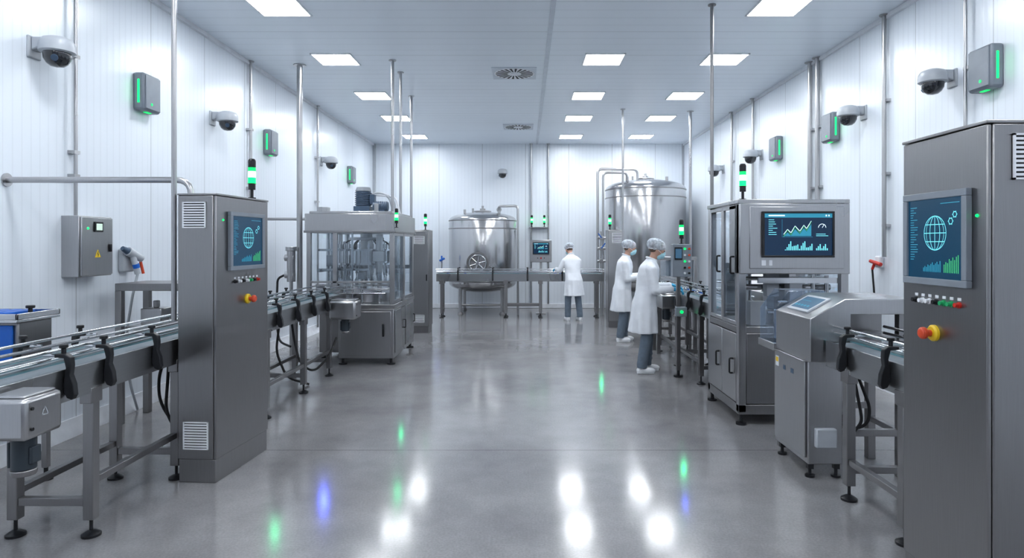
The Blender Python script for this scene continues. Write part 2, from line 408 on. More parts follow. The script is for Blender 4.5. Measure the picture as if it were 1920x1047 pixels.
# ---------------------------------------------------------------- screens
def globe(F, cx, cz, r, c):
    g = []
    w = r * .045
    g.append(FS(F, arc(cx, cz, r, r), w, c))
    g.append(FS(F, arc(cx, cz, r * .45, r), w, c))
    g.append(FS(F, arc(cx, cz, r * .8, r), w * .7, c))
    g.append(FS(F, [(cx, cz - r), (cx, cz + r)], w, c))
    for k in (-.5, 0, .5):
        hw = math.sqrt(1 - k * k) * r
        g.append(FS(F, [(cx - hw, cz + k * r), (cx + hw, cz + k * r)], w, c))
    return g
def screen(T, F, w, h, style, bez=.03, mat=None):
    mat = mat or case_m
    part(T, 'screen_bezel', [FB(F, 0, w, 0, bez, 0, .028), FB(F, 0, w, h - bez, h, 0, .028), FB(F, 0, bez, bez, h - bez, 0, .028), FB(F, w - bez, w, bez, h - bez, 0, .028)], mat, .003)
    d = part(T, 'display', [FB(F, bez, w - bez, bez, h - bez, 0, .018)], disp if style == 'globe' else disp_c)
    c = .0195; iw = w - 2 * bez; ih = h - 2 * bez
    G = (fp(F, bez, bez), F[1], F[2], F[3])
    if style == 'globe':
        part(d, 'globe_icon', globe(G, iw * .52, ih * .57, ih * .215, c), cy)
        for (x, y, r) in ((.80, .71, .036), (.87, .79, .032)):
            gg = [FS(G, arc(iw * x, ih * y, ih * r, ih * r), .004, c)]
            for k in range(6):
                a = k * math.pi / 3
                gg.append(FS(G, [(iw * x + ih * r * .95 * math.cos(a), ih * y + ih * r * .95 * math.sin(a)), (iw * x + ih * (r + .014) * math.cos(a), ih * y + ih * (r + .014) * math.sin(a))], .004, c))
            part(d, 'gear_icon', gg, cy)
        rows = [FQ(G, iw * .05, iw * (.10 + .10 * random.random()), ih * (.9 - i * .032), ih * (.9 - i * .032) + ih * .010, c) for i in range(22)]
        rows += [FQ(G, iw * .62, iw * .95, ih * .93, ih * .94, c)]
        part(d, 'text_rows', rows, cyd)
        hs = [.05, .07, .06, .09, .08, .1, .12, .09, .11, .13, .1, .14]
        part(d, 'bar_chart', [FQ(G, iw * (.3 + i * .028), iw * (.316 + i * .028), ih * .08, ih * (.08 + b), c) for i, b in enumerate(hs)], cyd)
        hs = [.10, .13, .12, .17, .15, .19, .16, .2, .22]
        part(d, 'bar_chart', [FQ(G, iw * (.68 + i * .030), iw * (.696 + i * .030), ih * .08, ih * (.08 + b), c) for i, b in enumerate(hs)], gr)
    else:
        part(d, 'title_bar', [FQ(G, 0, iw, ih * .9, ih, c - .001)], cyd)
        part(d, 'title_text', [FQ(G, iw * .06, iw * .3, ih * .935, ih * .965, c)], wh)
        part(d, 'window_icon', [FQ(G, iw * .9, iw * .92, ih * .93, ih * .97, c)], wh)
        part(d, 'window_icon', [FQ(G, iw * .94, iw * .96, ih * .93, ih * .97, c)], wh)
        pts = [(.28, .5), (.34, .62), (.39, .54), (.45, .70), (.52, .58), (.58, .72), (.62, .64), (.69, .82)]
        part(d, 'line_chart', [FS(G, [(iw * a, ih * b) for a, b in pts], .006, c)], wh)
        part(d, 'line_chart', [FS(G, [(iw * a, ih * (b - .05 + .04 * (i % 2))) for i, (a, b) in enumerate(pts)], .005, c + .0003)], gr)
        v = []; f = []
        for a, b in pts: v += [fp(G, iw * a, ih * (b - .07), c - .0005), fp(G, iw * a, ih * .46, c - .0005)]
        for i in range(len(pts) - 1): f.append((2 * i, 2 * i + 1, 2 * i + 3, 2 * i + 2))
        part(d, 'area_chart', [(v, f)], cyd)
        part(d, 'chart_axis', [FS(G, [(iw * .26, ih * .86), (iw * .26, ih * .44), (iw * .71, ih * .44)], .003, c)], cyd)
        rows = [FQ(G, iw * .06, iw * (.12 + .07 * random.random()), ih * (.84 - i * .05), ih * (.855 - i * .05), c) for i in range(8)]
        rows += [FQ(G, iw * .76, iw * (.9 + .05 * random.random()), ih * (.5 - i * .04), ih * (.515 - i * .04), c) for i in range(2)]
        part(d, 'text_rows', rows, cy)
        part(d, 'bar_chart', [FQ(G, iw * (.3 + i * .026), iw * (.317 + i * .026), ih * .12, ih * (.14 + .04 * (i % 4) + .08 * math.sin(i * .45) ** 2), c) for i in range(16)], cy)
        part(d, 'bar_chart', [FQ(G, iw * (.76 + i * .026), iw * (.777 + i * .026), ih * .12, ih * (.17 + .05 * (i % 3)), c) for i in range(7)], cy)
        part(d, 'gauge_icon', [FS(G, arc(iw * .85, ih * .66, iw * .055, iw * .055, 0, 180, 16), .006, c), FS(G, [(iw * .85, ih * .66), (iw * .88, ih * .74)], .005, c)], wh)
    return d

def vent(T, F, a0, a1, b0, b1, n=9):
    g = [FB(F, a0, a1, b0, b0 + .008, 0, .012), FB(F, a0, a1, b1 - .008, b1, 0, .012), FB(F, a0, a0 + .008, b0, b1, 0, .012), FB(F, a1 - .008, a1, b0, b1, 0, .012)]
    for i in range(n):
        z = b0 + .012 + (b1 - b0 - .024) * (i + .2) / n
        g.append(FB(F, a0 + .008, a1 - .008, z, z + (b1 - b0) / n * .5, .003, .011))
    part(T, 'vent_grille', g, white_p, extra=[([FB(F, a0, a1, b0, b1, 0, .003)], slotdark)])
def button(T, F, a, b, kind):
    m = {'w': white_p, 'k': black, 'g': green_b, 'r': red}[kind]
    part(T, 'push_button', [FC(F, a, b, 0, .008, .014), FC(F, a, b, .008, .024, .010)], m)
    part(T, 'button_tag', [FB(F, a - .011, a + .011, b + .019, b + .032, 0, .002)], white_p)
def estop(T, F, a, b):
    e = part(T, 'emergency_stop', [FC(F, a, b, 0, .012, .038), FC(F, a, b, .012, .02, .038, .03)], yellow, label='yellow ring of emergency stop')
    part(e, 'stop_knob', [FC(F, a, b, .02, .045, .016), FC(F, a, b, .045, .062, .028), FC(F, a, b, .062, .07, .028, .02)], redo, .003, label='red mushroom push knob')
def led(T, F, a, b, r=.007):
    part(T, 'indicator_lamp', [FC(F, a, b, 0, .006, r, r * .7)], green_e, label='glowing green indicator')

def cabinet(label, loc, rz, s, w, d, h, scr, btn, est, vents, leds):
    T = thing('control_cabinet', label, 'control cabinet', loc, rz)
    def BX(x0, x1, *a): return B(min(s * x0, s * x1), max(s * x0, s * x1), *a)
    part(T, 'plinth', [BX(-w + .006, -.008, .006, d - .006, 0, .165)], steel_d, .004)
    part(T, 'body', [BX(-w, -.022, 0, d, .165, h - .002)], steel_d, .006)
    F = FR((0, 0, 0), (0, 1, 0), (1, 0, 0)) if s > 0 else FR((0, d, 0), (0, -1, 0), (-1, 0, 0))
    Fd = (F[0] - F[3] * .022, F[1], F[2], F[3])
    part(T, 'cabinet_door', [FB(Fd, .003, d - .003, .168, h - .005, .002, .022)], steel_d, .005)
    part(T, 'top_cap', [BX(-w - .003, .004, -.003, d + .003, h - .002, h + .012)], steel_d, .003)
    a0, a1, z0, z1 = scr
    G = (fp(F, a0, z0), F[1], F[2], F[3])
    screen(T, G, a1 - a0, z1 - z0, 'globe', .032)
    for i, (a, k) in enumerate(btn[1]): button(T, F, a, btn[0], k)
    estop(T, F, est[0], est[1])
    Fc = FR((-w, 0, 0), (1, 0, 0), (0, -1, 0)) if s > 0 else FR((0, 0, 0), (1, 0, 0), (0, -1, 0))
    for v in vents: vent(T, Fc, *v)
    for a, b in leds: led(T, F, a, b)
    return T
cabinet('tall brushed steel control cabinet with blue globe screen beside conveyor', (-2.194, 4.54, 0), -4.6, 1, .285, .765, 2.05,
        (.15, .66, 1.505, 1.94), (1.42, [(.25 + .055 * i, k) for i, k in enumerate('kwkwgkr')]), (.43, 1.277),
        [(.04, .212, 1.815, 2.0), (.045, .23, .24, .435)], [(.09, 1.875)])
cabinet('tall brushed steel control cabinet with large screen and louvred side', (1.9, 2.63, 0), 0, -1, .62, .59, 2.2,
        (.045, .50, 1.51, 1.94), (1.432, [(.114 + .051 * i, k) for i, k in enumerate('kwwkggr')]), (.25, 1.287),
        [(.10, .36, 1.965, 2.155)], [(.022, 1.83), (.53, 1.82)])

# ---------------------------------------------------------------- conveyors
def conveyor(label, loc, rz, L, W, legs, clamps, zb=1.0, zp=.84):
    T = thing('conveyor', label, 'conveyor', loc, rz)
    part(T, 'side_plate', [B(0, .012, 0, L, zp, zb + .02)], steel_h, .003)
    part(T, 'side_plate', [B(W - .012, W, 0, L, zp, zb + .02)], steel_h, .003)
    part(T, 'belt', [B(.03, W - .03, .01, L - .01, zb - .02, zb + .005)], belt_m, .004)
    parts(T, 'wear_strip', [B(.012, .03, 0, L, zb - .01, zb + .012), B(W - .03, W - .012, 0, L, zb - .01, zb + .012)], teal)
    parts(T, 'return_roller', [C((.02, .05, zb - .06), (W - .02, .05, zb - .06), .035), C((.02, L - .05, zb - .06), (W - .02, L - .05, zb - .06), .035)], steel_l)
    parts(T, 'cross_member', [B(.012, W - .012, y, y + .04, zp + .01, zp + .05) for y in [L * k / 6 for k in range(1, 6)]], steel_d)
    for x in (.075, W - .075):
        for z in (zb + .07, zb + .115):
            part(T, 'guide_rail', [C((x, -.02, z), (x, L + .02, z), .010, seg=12)], steel_l)
        q = x + (.03 if x < W / 2 else -.03)
        part(T, 'guide_rail', [B(q - .005, q + .005, -.01, L + .01, zb + .03, zb + .05)], steel_l, label='flat steel guide strip')
    for x in (W * .36, W * .64):
        part(T, 'guide_rail', [C((x, -.01, zb + .05), (x, L + .01, zb + .05), .008, seg=12)], steel_l)
    for y in clamps:
        for s, x0 in ((1, W), (-1, 0)):
            pf = [(0, .90), (.018, .865), (.045, .855), (.06, .88), (.054, .94), (.036, .99), (.042, 1.04), (.038, 1.085), (.01, 1.105), (-.05, 1.105), (-.05, 1.085), (.0, 1.08), (.012, 1.03), (.005, .98), (0, .95)]
            pf = [(x0 + s * a, b + zb - 1.0) for a, b in pf]
            c = part(T, 'rail_clamp', [PR(pf, 'y', y - .018, y + .018)], black, .004)
            part(c, 'clamp_knob', [C((x0 - s * .01, y, zb + .10), (x0 - s * .01, y, zb + .135), .012), C((x0 - s * .01, y, zb + .135), (x0 - s * .01, y, zb + .155), .022)], black, .004)
            part(c, 'clamp_rod', [C((x0 + s * .0, y, zb + .093), (x0 - s * .12, y, zb + .093), .008)], steel_l)
    for y in legs:
        for x in (.03, W - .03):
            l = part(T, 'leg', [B(x - .03, x + .03, y - .03, y + .03, .10, zp + .0), B(x - .034, x + .034, y - .05, y + .05, zp - .06, zp + .03)], steel_d, .004)
            part(l, 'foot', [C((x, y, .03), (x, y, .10), .010), C((x, y, 0.0), (x, y, .014), .052), C((x, y, .014), (x, y, .035), .052, .018)], black)
        part(T, 'leg_brace', [B(.06, W - .06, y - .022, y + .022, .18, .225)], steel_d, .003)
    for a, b in zip(legs, legs[1:]):
        if b - a < 1.3:
            part(T, 'leg_brace', [B(.01, .05, a + .03, b - .03, .24, .28)], steel_d, .003)
            part(T, 'leg_brace', [B(W - .05, W - .01, a + .03, b - .03, .30, .34)], steel_d, .003)
    return T
conveyor('long steel conveyor with guide rails and black clamps feeding filling machine', (-3.0, 2.9, 0), 0, 6.04, .5,
         [.83, 1.74, 3.34, 4.4, 5.35], [.58, .91, 1.4, 3.55, 4.08, 4.6, 5.1])
conveyor('short steel conveyor with guide rails leaving the weighing unit', (2.12, 3.25, 0), 0, 1.27, .5, [.37, 1.0], [.14, .48, .98])
conveyor('steel packing conveyor where two workers stand', (2.1, 7.06, 0), 0, 4.9, .5, [.7, 1.9, 3.1, 4.3], [.5, 1.1, 1.7, 2.4, 3.1])
conveyor('steel cross conveyor running in front of the tanks', (-2.05, 15.07, 0), -90, 3.85, .34, [.12, 1.6, 2.4, 3.7], [.5, 1.3, 2.1, 2.9])

def drive_box(label, loc, sx, sy, z0, z1, bev=.02):
    T = thing('drive_unit', label, 'conveyor drive', loc)
    part(T, 'housing', [B(-sx / 2, sx / 2, -sy / 2, sy / 2, z0, z1)], steel, bev)
    part(T, 'lid', [B(-sx / 2 + .02, sx / 2 - .02, -sy / 2 + .02, sy / 2 - .02, z1 - .002, z1 + .012)], steel, .006)
    F = FR((sx / 2, 0, 0), (0, 1, 0), (1, 0, 0))
    part(T, 'warning_mark', [FS(F, [(-.02, z0 + .1), (0, z0 + .14), (.02, z0 + .1), (-.02, z0 + .1)], .005, .0015)], lgrey)
    parts(T, 'bolt', [FC(F, -sy / 2 + .04, z1 - .05, 0, .006, .008), FC(F, -sy / 2 + .04, z0 + .05, 0, .006, .008)], black)
    g = [C((0, 0, z0 - .16), (0, 0, z0 + .01), .052)]
    g += [B(-.058, -.045, -.03, .03, z0 - .15, z0 - .03), B(.045, .062, -.03, .03, z0 - .13, z0 - .05)]
    part(T, 'motor', g, motor_d, .004)
    part(T, 'motor_cap', [C((0, 0, z0 - .19), (0, 0, z0 - .16), .05, .055)], steel_d, .005)
    return T
drive_box('steel conveyor drive housing with dark motor hanging below', (-2.39, 3.05, 0), .20, .24, .79, .985)
drive_box('rounded steel conveyor drive housing with dark motor hanging below', (-2.32, 8.25, 0), .34, .3, .74, .98, .03)
drive_box('small steel drive housing on the packing conveyor', (1.98, 9.0, 0), .22, .3, .80, 1.0, .03)

# ---------------------------------------------------------------- wall cameras
def build_cam():
    T = thing('dome_camera', 'grey dome security camera on a wall bracket', 'security camera', (XL, 5.25, 3.30), group='dome security cameras on the walls')
    part(T, 'bracket', [B(-.008, .02, -.07, .07, -.08, .10), PR([(.02, .09), (.02, -.02), (.10, .01), (.22, .05), (.22, .09)], 'y', -.05, .05)], lgrey, .01)
    part(T, 'housing', [LA([(.0, .10), (.06, .098), (.105, .08), (.125, .05), (.13, .01), (.13, -.025), (.115, -.035), (.0, -.035)], (.20, 0, 0))], lgrey)
    part(T, 'dome', [LA([(.0, -.03), (.10, -.035), (.10, -.05), (.095, -.085), (.075, -.12), (.045, -.143), (.0, -.15)], (.20, 0, 0))], dome)
    part(T, 'lens', [C((.225, -.05, -.07), (.24, -.088, -.095), .026)], bluegrey)
    return T
CM = build_cam()
for x, y, z, r in [(XL, 8.25, 3.31, 0), (XL, 12.65, 3.33, 0), (XR, 6.3, 3.32, 180), (XR, 7.95, 3.32, 180), (XR, 11.4, 3.28, 180), (XR, 13.6, 3.28, 180), (-.6, YB, 3.58, -90)]:
    clone(CM, (x, y, z), r)

def build_sensor(s, x, y):
    T = thing('wall_sensor_unit', 'grey wall box with glowing green light strip', 'wall sensor', (x, y, 3.28), group='grey sensor boxes on the walls')
    X = lambda a, b: (min(s * a, s * b), max(s * a, s * b))
    part(T, 'case', [B(*X(0, .12), 0, .30, -.195, .195)], case_m, .025)
    part(T, 'front_cover', [B(*X(.118, .13), .02, .28, -.175, .175)], case_m, .012)
    part(T, 'light_strip', [B(*X(.053, .073), -.004, .004, -.12, .12)], green_e, .003, label='glowing green strip')
    part(T, 'status_icon', [C((s * .128, .12, -.12), (s * .134, .12, -.12), .014)], green_s)
    part(T, 'under_glow_lamp', [B(*X(.04, .08), .12, .20, -.20, -.193)], green_s)
    return T
SN = build_sensor(1, XL, 6.58)
for y in (9.85, 14.5): clone(SN, (XL, y, 3.28))
SNR = build_sensor(-1, XR, 5.62)
for y in (8.55, 10.45): clone(SNR, (XR, y, 3.28))

# ---------------------------------------------------------------- pipes
def pipe(label, pts, r, mat=steel, rad=0, clips=None):
    T = thing('steel_pipe', label, 'pipe', (0, 0, 0))
    part(T, 'tube', [TU(pts, r, rad)], mat)
    a, b = V(pts[0]), V(pts[1]); d = (b - a).normalized()
    part(T, 'flange', [C(a, a + d * .012, r * 2.2)], mat)
    for c in clips or []: part(T, 'pipe_clip', [B(*c)], steel)
    return T
def wallpipe(label, y, z0, r, side):
    x = XL + .05 if side < 0 else XR - .05
    cl = []
    for z in (z0 + .35, 3.35, 2.5):
        if z > z0 + .2:
            cl.append((x, x + .05, y - r * 2.2, y + r * 2.2, z, z + .03) if side > 0 else (x - .05, x + r, y - r * 2.2, y + r * 2.2, z, z + .03))
    return pipe(label, [(x, y, ZC), (x, y, z0)], r, clips=cl)
wl = 'slim steel conduit running up the white panel wall'
wallpipe(wl, 5.68, 1.94, .016, -1); wallpipe(wl, 9.3, .1, .022, -1); wallpipe(wl, 12.3, .1, .02, -1)
wallpipe(wl, 6.05, .1, .016, 1); wallpipe(wl, 7.42, 1.55, .024, 1); wallpipe(wl, 9.12, .1, .032, 1); wallpipe(wl, 9.36, .1, .032, 1)
wallpipe(wl, 11.7, .1, .025, 1); wallpipe(wl, 12.9, .1, .025, 1)
for x in (.155, .61):
    pipe('slim steel conduit on the end wall above the operator panel', [(x, YB - .05, ZC), (x, YB - .05, .12)], .022)
vl = 'vertical steel drop pipe from ceiling to machine'
pipe(vl, [(-2.525, 4.60, ZC), (-2.525, 4.60, 1.15)], .018)
pipe(vl, [(-3.35, 9.5, ZC), (-3.35, 9.5, .9)], .042)
pipe(vl, [(-1.92, 9.25, ZC), (-1.92, 9.25, 2.165)], .024)
pipe(vl, [(-1.93, 9.9, ZC), (-1.93, 9.9, 2.165)], .022)
pipe(vl, [(-2.05, 11.5, ZC), (-2.05, 11.5, 0)], .024)
pipe(vl, [(2.07, 7.1, ZC), (2.07, 7.1, 1.12)], .02, steel_d)
pipe(vl, [(3.3, 12.8, ZC), (3.3, 12.8, 0)], .03)
pipe(vl, [(1.92, 12.6, ZC), (1.92, 12.6, 0)], .022)
pipe('horizontal steel pipe leaving the wall and bending down behind cabinet', [(XL, 4.98, 2.2), (-2.6, 4.98, 2.2), (-2.6, 4.98, 1.2)], .024, rad=.12)
pipe('short steel pipe from wall to the filling machine', [(XL, 9.7, 2.08), (-3.09, 9.7, 2.08)], .022)

T = thing('valve_assembly', 'small steel valve cluster at the pipe foot', 'valve', (-3.42, 9.35, 0))
part(T, 'valve_body', [C((0, 0, 1.15), (0, 0, 1.6), .06), C((-.09, 0, 1.25), (.05, 0, 1.25), .05), C((-.09, 0, 1.5), (.05, 0, 1.5), .05), C((0, 0, 1.6), (0, 0, 1.66), .08)], steel, .005)
part(T, 'support_post', [C((0, 0, 0), (0, 0, 1.15), .025), C((0, 0, 0), (0, 0, .02), .07)], steel)
part(T, 'hose', [TU([(-.09, 0, 1.25), (-.2, 0, 1.2), (-.2, -.05, .6), (-.1, -.2, .3), (.1, -.3, .25)], .016, .1)], black)

# ---------------------------------------------------------------- wall items
T = thing('electrical_box', 'steel wall-mounted electrical enclosure with small display and warning triangle', 'electrical box', (XL, 5.57, 1.41))
part(T, 'body', [B(-.005, .155, 0, .44, 0, .54)], steel, .006)
dd = part(T, 'box_door', [B(.155, .172, .012, .43, .012, .528)], steel, .004)
F = FR((.172, 0, 0), (0, 1, 0), (1, 0, 0))
part(dd, 'door_handle', [FB(F, .375, .395, .22, .29, 0, .02)], black, .004)
part(T, 'small_display', [FB(F, .17, .28, .40, .49, 0, .012)], black, .004, extra=[([FB(F, .185, .265, .415, .475, .012, .014)], paper_e)])
led(T, F, .09, .43, .011)
part(T, 'warning_triangle', [PR([(.18, .17), (.26, .17), (.22, .24)], 'x', .1715, .1745)], yellow)
part(T, 'warning_bolt', [FS(F, [(.222, .225), (.214, .2), (.226, .2), (.218, .178)], .006, .0035)], black)
T = thing('spray_gun_station', 'grey and white wash gun hanging on a wall holder', 'spray gun', (XL, 6.42, 0))
part(T, 'holder', [B(0, .07, -.08, .1, 1.42, 1.66)], lgrey, .02)
part(T, 'gun_body', [C((.1, -.08, 1.63), (.13, .10, 1.55), .045, .035), C((.11, -.02, 1.60), (.14, .02, 1.40), .028)], lgrey, .004)
part(T, 'nozzle', [C((.1, -.08, 1.63), (.085, -.14, 1.66), .035, .022)], bluegrey)
part(T, 'trigger', [C((.12, .10, 1.52), (.13, .13, 1.40), .014)], redo)
part(T, 'grip_band', [C((.13, .0, 1.50), (.135, .01, 1.46), .032)], blue)
part(T, 'hose', [TU([(.14, .02, 1.40), (.12, -.03, 1.2), (.05, -.02, .8), (.06, .02, .3), (.09, .1, .012)], .012, .1)], lgrey)
T = thing('spray_gun_station', 'red and white wash gun hanging below a conduit', 'spray gun', (XR, 7.55, 0))
part(T, 'holder', [B(-.06, 0, -.05, .06, 1.42, 1.56)], white_p, .015)
part(T, 'gun_body', [C((-.07, -.1, 1.46), (-.1, .08, 1.50), .024, .02), C((-.08, 0, 1.5), (-.09, .05, 1.40), .016)], red, .004)
part(T, 'hose', [TU([(-.09, .05, 1.40), (-.06, .06, 1.1), (-.05, .1, .6), (-.09, .1, .012)], .011, .1)], rubber)

T = thing('benchtop_instrument', 'blue and steel bench instrument with tool tray on a stand', 'instrument', (-3.98, 4.2, 0))
part(T, 'body', [B(0, .55, .13, .44, .78, 1.17)], steel_d, .01)
part(T, 'front_panel', [B(.0, .52, .11, .13, .80, 1.15)], blue, .006, label='blue front panel')
part(T, 'tray', [B(-.0, .58, .08, .48, 1.17, 1.19), B(0, .58, .08, .095, 1.19, 1.23), B(0, .58, .465, .48, 1.19, 1.23), B(.565, .58, .08, .48, 1.19, 1.23)], steel_l, .004)
parts(T, 'tool_insert', [B(.04 + i * .09, .10 + i * .09, .14, .40, 1.19, 1.235) for i in range(5)], blue, .008)
part(T, 'knob', [C((.5, .3, 1.19), (.5, .3, 1.25), .014), C((.5, .3, 1.25), (.5, .3, 1.27), .028)], black, .004)
for x, y in ((.04, .15), (.52, .15), (.04, .42), (.52, .42)):
    l = part(T, 'leg', [B(x - .02, x + .02, y - .02, y + .02, .09, .78)], steel_d, .003)
    part(l, 'foot', [C((x, y, 0), (x, y, .02), .045), C((x, y, .02), (x, y, .09), .014)], black)
T = thing('steel_bench', 'open steel machine frame with flat top against the wall', 'bench', (-3.85, 6.0, 0))
part(T, 'top', [B(0, .75, 0, .5, 1.26, 1.33)], steel_d, .005)
for x in (.03, .72):
    for y in (.03, .47): part(T, 'leg', [B(x - .03, x + .03, y - .03, y + .03, 0, 1.26)], steel_d, .003)
part(T, 'shelf', [B(.06, .69, .06, .44, .88, .92)], steel, .003)
parts(T, 'fixture', [B(.15, .35, .15, .35, .92, 1.08), C((.25, .25, 1.08), (.25, .25, 1.15), .03), B(.45, .65, .1, .4, .92, 1.0)], steel, .008)
def cable(label, loc, runs, r):
    T = thing('cable_bundle', label, 'cable', loc)
    for k, p in enumerate(runs): part(T, 'cable', [TU(p, r, .1)], rubber)
cable('grey cables looping down behind the cabinet', (-2.6, 4.8, 0), [[(-.02, -.10, .83), (-.08, 0, .7), (-.10, 0, .45), (-.02, 0, .3), (.10, .0, .25)], [(-.08, -.06, .83), (-.15, 0, .7), (-.18, .06, .5), (-.06, .06, .32), (.10, .06, .28)]], .011)
cable('black cables looping below the conveyor', (-2.8, 7.8, 0), [[(-.1, .1, .83), (-.05, .1, .5), (.05, 0, .25), (.2, .05, .12), (.35, .2, .3), (.38, .4, .5)], [(-.15, -.1, .83), (-.2, -.1, .4), (-.05, -.15, .1), (.2, -.1, .014)]], .014)

# ---------------------------------------------------------------- filling machine
T = thing('filling_machine', 'large steel rotary filling machine with glass guards and motor on top', 'filling machine', (-3.08, 9.0, 0))
W, Dp = 1.23, 1.6
part(T, 'base_cabinet', [B(.45, W, 0, Dp, .09, .79)], steel, .008)
part(T, 'base_cabinet', [B(.02, .45, .5, Dp, .09, .79)], steel_d, .008)
part(T, 'deck', [B(0, W + .01, -.01, Dp + .01, .79, .85)], steel, .006)
for x, y in ((.03, .03), (W - .03, .03), (.03, Dp - .03), (W - .03, Dp - .03), (W - .03, Dp / 2), (.40, .03)):
    part(T, 'post', [B(x - .03, x + .03, y - .03, y + .03, .85, 1.88)], steel, .004)
part(T, 'hood', [B(-.02, W + .02, -.02, Dp + .02, 1.88, 2.13)], steel, .01)
part(T, 'hood_trim', [B(-.03, W + .03, -.03, Dp + .03, 1.86, 1.89)], steel_d, .003)
part(T, 'hood_top', [B(.03, W - .03, .03, Dp - .03, 2.13, 2.165)], steel, .008)
part(T, 'guard_panel', [B(.43, W - .06, .01, .018, 1.18, 1.86)], glass, label='clear glass guard panel')
part(T, 'guard_panel', [B(.06, .37, .01, .018, 1.18, 1.86)], glass, label='clear glass guard panel')
part(T, 'guard_rail', [B(.06, W - .06, .0, .03, 1.15, 1.18)], steel, .003)
for a, b in ((.06, Dp / 2 - .03), (Dp / 2 + .03, Dp - .06)):
    g = part(T, 'guard_door', [B(W - .022, W - .012, a, b, .88, 1.86)], glass, label='clear glass guard door')
    part(g, 'door_frame', [B(W - .03, W - .005, a, b, .86, .90), B(W - .03, W - .005, a, b, 1.82, 1.86), B(W - .03, W - .005, a, a + .035, .9, 1.82), B(W - .03, W - .005, b - .035, b, .9, 1.82)], steel)
    d = part(T, 'base_door', [B(W, W + .015, a, b, .16, .76)], steel_h, .004)
    part(d, 'door_handle', [TU([(W + .015, b - .08, .44), (W + .04, b - .08, .44), (W + .04, b - .08, .56), (W + .015, b - .08, .56)], .008, .01)], black)
F = FR((0, 0, 0), (1, 0, 0), (0, -1, 0))
part(T, 'base_door', [FB(F, .48, W - .04, .13, .75, 0, .014)], steel, .004)
part(T, 'door_handle', [FB(F, W - .16, W - .13, .40, .58, .014, .04)], black, .008)
for x, y in ((.5, .06), (W - .05, .06), (W - .05, Dp - .06), (.08, Dp - .06), (.08, .56)):
    part(T, 'foot', [C((x, y, 0), (x, y, .02), .06), C((x, y, .02), (x, y, .12), .02)], black)
part(T, 'carousel_column', [C((.66, .75, .85), (.66, .75, 1.86), .09), C((.66, .75, .85), (.66, .75, .98), .22, .14)], steel)
part(T, 'carousel_drum', [C((.66, .75, 1.42), (.66, .75, 1.60), .38, seg=40), C((.66, .75, 1.60), (.66, .75, 1.625), .43, seg=40), C((.66, .75, 1.39), (.66, .75, 1.42), .43, seg=40)], steel_l)
part(T, 'upper_manifold', [C((.66, .75, 1.76), (.66, .75, 1.80), .26, seg=36)], steel, .004)
parts(T, 'star_wheel', [C((.66, .75, .98), (.66, .75, 1.03), .46, seg=36), C((.28, .26, 1.04), (.28, .26, 1.07), .18, seg=24), C((.98, .22, 1.04), (.98, .22, 1.07), .15, seg=24)], white_p)
part(T, 'carousel_base', [C((.66, .75, .85), (.66, .75, .98), .44, seg=40)], steel, .004)
for i in range(20):
    a = 2 * math.pi * i / 20; x, y = .66 + .40 * math.cos(a), .75 + .40 * math.sin(a)
    part(T, 'filling_nozzle', [C((x, y, 1.20), (x, y, 1.74), .010), C((x, y, 1.24), (x, y, 1.35), .019), C((x, y, 1.64), (x, y, 1.70), .019)], steel_l)
parts(T, 'support_column', [C((.98, .22, .85), (.98, .22, 1.5), .035), C((.28, .26, .85), (.28, .26, 1.86), .03), C((.15, .5, .85), (.15, .5, 1.86), .025), C((.5, .15, .85), (.5, .15, 1.4), .02), C((.75, .12, .85), (.75, .12, 1.3), .018), C((1.1, .5, .85), (1.1, .5, 1.86), .02), C((1.12, 1.1, .85), (1.12, 1.1, 1.86), .025), C((.62, .10, .85), (.62, .10, 1.86), .014), C((.2, 1.35, .85), (.2, 1.35, 1.86), .04), C((1.0, 1.35, .85), (1.0, 1.35, 1.86), .04)], steel_l)
parts(T, 'capping_head', [B(.90, 1.06, .14, .30, 1.45, 1.60), C((.98, .22, 1.60), (.98, .22, 1.84), .05), C((.98, .22, 1.30), (.98, .22, 1.45), .045)], steel, .005)
parts(T, 'guide_bar', [B(.1, 1.15, .09, .11, 1.10, 1.13), B(.1, .85, .14, .17, 1.32, 1.35), B(.12, .16, .1, 1.4, 1.30, 1.34), C((.1, .06, 1.0), (1.1, .06, 1.0), .012), B(.1, .5, .2, .24, 1.60, 1.63), B(.06, 1.17, 1.5, 1.56, 1.3, 1.36), C((.06, .07, 1.06), (1.15, .07, 1.06), .01)], steel_l)
parts(T, 'valve_block', [B(.08, .20, 1.0, 1.2, .85, 1.3), B(.22, .34, .2, .32, 1.38, 1.54), B(.44, .56, .1, .2, .85, 1.0), B(.70, .80, .08, .16, 1.2, 1.3), B(.10, .2, .1, .2, .85, 1.1)], grey_m, .006)
for i in range(6):
    a = 2 * math.pi * i / 6 + .3; x, y = .66 + .34 * math.cos(a), .75 + .34 * math.sin(a)
    part(T, 'feed_hose', [TU([(x, y, 1.62), (x, y, 1.70), (.66 + .2 * math.cos(a), .75 + .2 * math.sin(a), 1.78)], .012, .05)], black)
part(T, 'gearmotor', [B(.50, .74, .6, .84, 2.165, 2.27), C((.62, .72, 2.27), (.62, .72, 2.50), .11, seg=28)] + [C((.62, .72, 2.29 + .03 * i), (.62, .72, 2.303 + .03 * i), .125, seg=28) for i in range(7)] + [B(.73, .80, .66, .78, 2.3, 2.45)], bluegrey, .004)
part(T, 'motor_fan_cover', [C((.62, .72, 2.50), (.62, .72, 2.56), .12, .10, seg=28)], grey_m)
part(T, 'side_motor', [C((.78, .7, 2.27), (1.0, .7, 2.27), .07)] + [C((.82 + .03 * i, .7, 2.27), (.832 + .03 * i, .7, 2.27), .08) for i in range(6)] + [B(.82, .96, .64, .76, 2.165, 2.22)], bluegrey)
